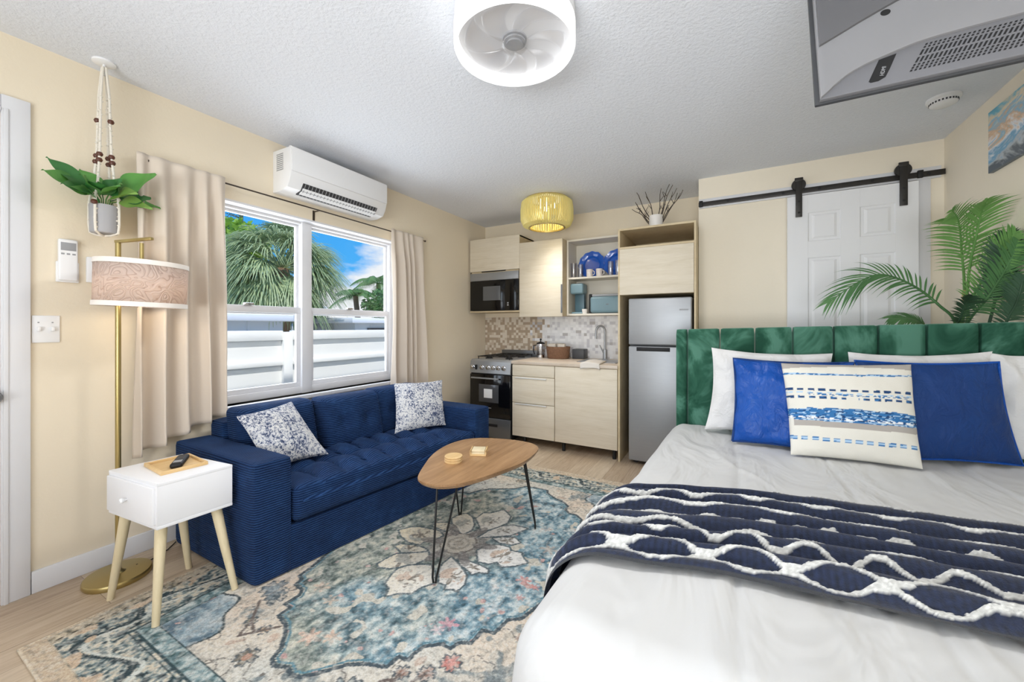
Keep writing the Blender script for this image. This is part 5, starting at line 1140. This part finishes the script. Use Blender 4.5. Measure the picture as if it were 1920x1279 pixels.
t = shed('house', 'pale house wall behind the palm trunk', -15, 4.5, -12, 8.2, 1.75, .2); obj('window', one(box, -11.99, 6.2, 1.2, -11.97, 6.9, 1.7), 'grey_dk', t, smooth=0)
def fanpalm(base, h, R, nl, m_, lb_, nm='palm_tree', strips=18, seed=0):
    rng = random.Random(seed); t = thing(nm, lb_, 'tree', base, 'palm trees outside'); c = Vector(base)+Vector((0, 0, h))
    obj('trunk', one(tube, [base, (base[0]+.04, base[1], base[2]+h*.5), c[:]], [.2, .17, .16], 12), 'trunk', t); b = BM(); dd = BM()
    for k in range(nl):
        el = math.asin(rng.uniform(-.75, 1)); az = rng.uniform(0, 2*PI); d = Vector((math.cos(az)*math.cos(el), math.sin(az)*math.cos(el), math.sin(el)))
        pe = c+d*R*.45; sd = d.cross(Vector((0, 0, 1))).normalized(); up = sd.cross(d)
        tube(b, [c[:], pe[:]], .012, 4)
        for s in range(strips):
            a = (s/(strips-1)-.5)*2.3; ds = (d*math.cos(a)+sd*math.sin(a)+up*.15*rng.uniform(-1, 1)).normalized(); L_ = R*.62*rng.uniform(.85, 1.1)*(1-.25*abs(a)); w_ = .0135; q = ds.cross(up).normalized(); rows = []
            for r in range(5):
                u = r/4; cc_ = pe+ds*L_*u+Vector((0, 0, -.62*L_*u**2.2)); ww = w_*(1-u**2)+.003; rows.append((b.verts.new(cc_+q*ww), b.verts.new(cc_-q*ww)))
            for A_, B_ in zip(rows, rows[1:]): b.faces.new((A_[0], A_[1], B_[1], B_[0]))
    obj('crown', b, m_, t, 0); return t
fanpalm((-8.6, 5.05, -.15), 2.70, 1.5, 104, 'palm', 'big shaggy fan palm in the left of the window view', strips=32, seed=4)
def coco(base, h, L0, nf, lb_, seed):
    rng = random.Random(seed); t = thing('palm_tree', lb_, 'tree', base, 'palm trees outside'); c = Vector(base)+Vector((0, 0, h)); obj('trunk', one(tube, [base, (base[0]+.1, base[1]+.1, base[2]+h*.5), c[:]], [.16, .12, .1], 10), 'trunk', t); b = BM()
    for k in range(nf):
        az = 2*PI*k/nf+rng.uniform(-.2, .2); el = rng.uniform(.1, 1.1); d = Vector((math.cos(az)*math.cos(el), math.sin(az)*math.cos(el), math.sin(el))); L_ = L0*rng.uniform(.85, 1.1); P_ = [c+d*L_*u+Vector((0, 0, -.75*L_*u*u)) for u in np.linspace(0, 1, 10)]
        tube(b, [p[:] for p in P_], .018, 4); sd = d.cross(Vector((0, 0, 1))).normalized()
        for i in range(26):
            u = .12+.86*i/25; q = u*9; j = min(int(q), 8); p = P_[j].lerp(P_[j+1], q-j); tg = (P_[j+1]-P_[j]).normalized()
            for sg in (-1, 1):
                dl = (tg*.5+sd*sg+Vector((0, 0, -.45))).normalized(); l_ = L_*.30*math.sin(PI*min(1, .15+u*.85))+.05; e = p+dl*l_; v0, v1, v2 = b.verts.new(p+tg*.025), b.verts.new(p-tg*.025), b.verts.new(e+Vector((0, 0, -.1*l_))); b.faces.new((v0, v1, v2))
    obj('crown', b, 'palm_dk', t, 0)
coco((-14, 11.4, -.15), 2.75, 1.25, 11, 'small coconut palm in the middle of the right window pane', 3)
coco((-14.5, 13.1, -.15), 3.45, 1.75, 12, 'taller coconut palm at the right of the window view', 8)
coco((-14, 14.4, -.15), 3.7, 1.7, 11, 'coconut palm beside the curtain at the right edge of the window view', 12)
def bush(c, r, n, m_, lb_, seed, s=.16):
    rng = random.Random(seed); b = BM()
    for k in range(n):
        d = Vector((rng.gauss(0, 1), rng.gauss(0, 1), rng.gauss(0, 1))).normalized()*(rng.random()**.35); p = Vector((c[0]+d.x*r[0], c[1]+d.y*r[1], c[2]+d.z*r[2])); a = Vector((rng.gauss(0, 1), rng.gauss(0, 1), rng.gauss(0, 1))).normalized(); e = a.orthogonal().normalized()
        b.faces.new([b.verts.new(p+q) for q in (a*s*.6, e*s*.3, -a*s*.6, -e*s*.3)])
    t = thing('tree', lb_, 'tree', (c[0], c[1], -.15)); obj('foliage', b, m_, t, 0); obj('trunk', one(tube, [(c[0], c[1], -.15), (c[0], c[1], c[2])], .09, 8), 'trunk', t)
bush((-10.4, 4.95, 3.2), (.9, .75, .65), 1500, 'lime', 'bright lime green tree behind the fan palm at the left', 1)
bush((-10.8, 4.6, 2.0), (.8, .8, 1.0), 900, 'palm_dk', 'dark green tree low at the left edge of the window view', 9)
bush((-13.0, 12.3, 2.2), (1.0, 1.2, .75), 1500, 'palm_dk', 'rounded green shrub below the coconut palms', 2)
bush((-12.6, 12.9, 2.1), (.8, .7, .5), 800, 'lime', 'lime green shrub in front of the coconut palms', 5)
b = BM(); rng = random.Random(5); tube(b, [(-16, 7.85, -.15), (-16, 7.95, 7.2)], [.12, .03], 8)
for k in range(46):
    z_ = 3.7+3.4*rng.random(); az = rng.uniform(0, 6.28); l_ = .35+.8*rng.random(); p = Vector((-16, 7.92, z_)); e = p+Vector((math.cos(az)*l_, math.sin(az)*l_, .25*l_)); tube(b, [p[:], e[:]], [.02, .008], 4)
    for j in range(6): q = p.lerp(e, .3+.12*j); tube(b, [q[:], (q+Vector((rng.uniform(-.18, .18), rng.uniform(-.18, .18), rng.uniform(-.05, .2))))[:]], [.012, .005], 3)
tag(obj('pine_tree', b, 'pine'), 'tall sparse pine tree against the sky at the left', 'tree')

# ------------------------------------------------------------------ light
W = bpy.data.worlds.new('sky'); bpy.context.scene.world = W; W.use_nodes = True; nt = W.node_tree; bg = nt.nodes['Background']
tc_ = nt.nodes.new('ShaderNodeTexCoord'); sx = nt.nodes.new('ShaderNodeSeparateXYZ'); nt.links.new(tc_.outputs['Generated'], sx.inputs[0])
gr = nt.nodes.new('ShaderNodeValToRGB'); e = gr.color_ramp.elements; e[0].position = 0; e[0].color = (*lin('a9d8f6'), 1); e[1].position = .5; e[1].color = (*lin('1183e6'), 1); x_ = e.new(.13); x_.color = (*lin('4db0f6'), 1)
nt.links.new(sx.outputs['Z'], gr.inputs['Fac'])
mp = nt.nodes.new('ShaderNodeMapping'); mp.inputs['Scale'].default_value = (1, 1, 2.2); nt.links.new(tc_.outputs['Generated'], mp.inputs['Vector'])
ns = nt.nodes.new('ShaderNodeTexNoise'); ns.inputs['Scale'].default_value = 3.2; ns.inputs['Detail'].default_value = 7; ns.inputs['Roughness'].default_value = .55; nt.links.new(mp.outputs[0], ns.inputs['Vector'])
def wm(op, a, b_):
    x = nt.nodes.new('ShaderNodeMath'); x.operation = op
    for i, v in enumerate((a, b_)):
        if hasattr(v, 'links'): nt.links.new(v, x.inputs[i])
        else: x.inputs[i].default_value = v
    return x.outputs[0]
k = wm('ADD', ns.outputs['Fac'], wm('MULTIPLY', wm('SUBTRACT', .17, sx.outputs['Z']), 1.7)); k = wm('ADD', k, wm('MULTIPLY', wm('ADD', sx.outputs['Y'], -.61), 1.6))
cl = nt.nodes.new('ShaderNodeValToRGB'); cl.color_ramp.elements[0].position = .50; cl.color_ramp.elements[1].position = .60; nt.links.new(k, cl.inputs['Fac'])
mx = nt.nodes.new('ShaderNodeMix'); mx.data_type = 'RGBA'; nt.links.new(cl.outputs['Color'], mx.inputs[0]); nt.links.new(gr.outputs['Color'], mx.inputs[6]); mx.inputs[7].default_value = (.86, .87, .90, 1)
nt.links.new(mx.outputs[2], bg.inputs['Color']); bg.inputs['Strength'].default_value = .82
def light(nm, ty, loc, e_, col=(1, 1, 1), rot=None, **kw):
    l = bpy.data.lights.new(nm, ty); l.energy = e_; l.color = col
    for k_, v in kw.items(): setattr(l, k_, v)
    o = bpy.data.objects.new(nm, l); C.objects.link(o); o.location = loc
    if rot: o.rotation_euler = rot
    return o
s = light('sun', 'SUN', (5, 0, 9), 3.2, (1, .96, .9), angle=.02); s.rotation_euler = Vector((-.46, .2, -.86)).to_track_quat('-Z', 'Y').to_euler()
light('added_back_fill', 'AREA', ((bx0+bx1)/2, YF-.12, (bz0+bz1)/2), 25, (1, .99, .98), (PI/2, 0, 0), shape='RECTANGLE', size=bx1-bx0, size_y=bz1-bz0)  # added fill lamp at the unseen opening behind the camera
light('added_upward_fill', 'AREA', ((bx0+bx1)/2, YF-.10, bz0+.45), 46, (.985, .99, 1), (PI*.70, 0, 0), shape='RECTANGLE', size=bx1-bx0, size_y=.8, spread=2.4)  # added lamp tilted upward to brighten the ceiling
light('side_window_daylight', 'AREA', (XL-.17, (WY0+WY1)/2, (WZ0+WZ1)/2+.05), 20, (.95, .98, 1), (0, -PI/2, 0), shape='RECTANGLE', size=WZ1-WZ0-.1, size_y=WY1-WY0-.1)
light('fan_lamp', 'AREA', (fc.x, fc.y, 2.474), 15, (1, .985, .97), (0, 0, 0), shape='DISK', size=.46)
light('kitchen_lamp_glow', 'AREA', (kc.x, kc.y, 2.318), 3.2, (1, .98, .95), (0, 0, 0), shape='DISK', size=.34, spread=1.75)
light('kitchen_bulb', 'POINT', (kc.x, kc.y, 2.45), 1.3, (1, .93, .75), shadow_soft_size=.05)
light('floor_lamp_bulb', 'POINT', (-2.62, .83, 1.44), 1.4, (1, .85, .66), shadow_soft_size=.05)

# ------------------------------------------------------------------ camera and view
cam = bpy.data.cameras.new('camera'); co_ = bpy.data.objects.new('camera', cam); C.objects.link(co_)
co_.location = (0, 0, 1.273); co_.rotation_euler = (PI/2, 0, .508); cam.sensor_width = 36; cam.lens = 736.27/1920*36; cam.shift_y = -(639.5-613.3)/1920; cam.clip_start = .02
sc_ = bpy.context.scene; sc_.camera = co_
sc_.view_settings.view_transform = 'Standard'; sc_.view_settings.look = 'None'; sc_.view_settings.exposure = .42; sc_.view_settings.gamma = 1; sc_.view_settings.use_curve_mapping = False
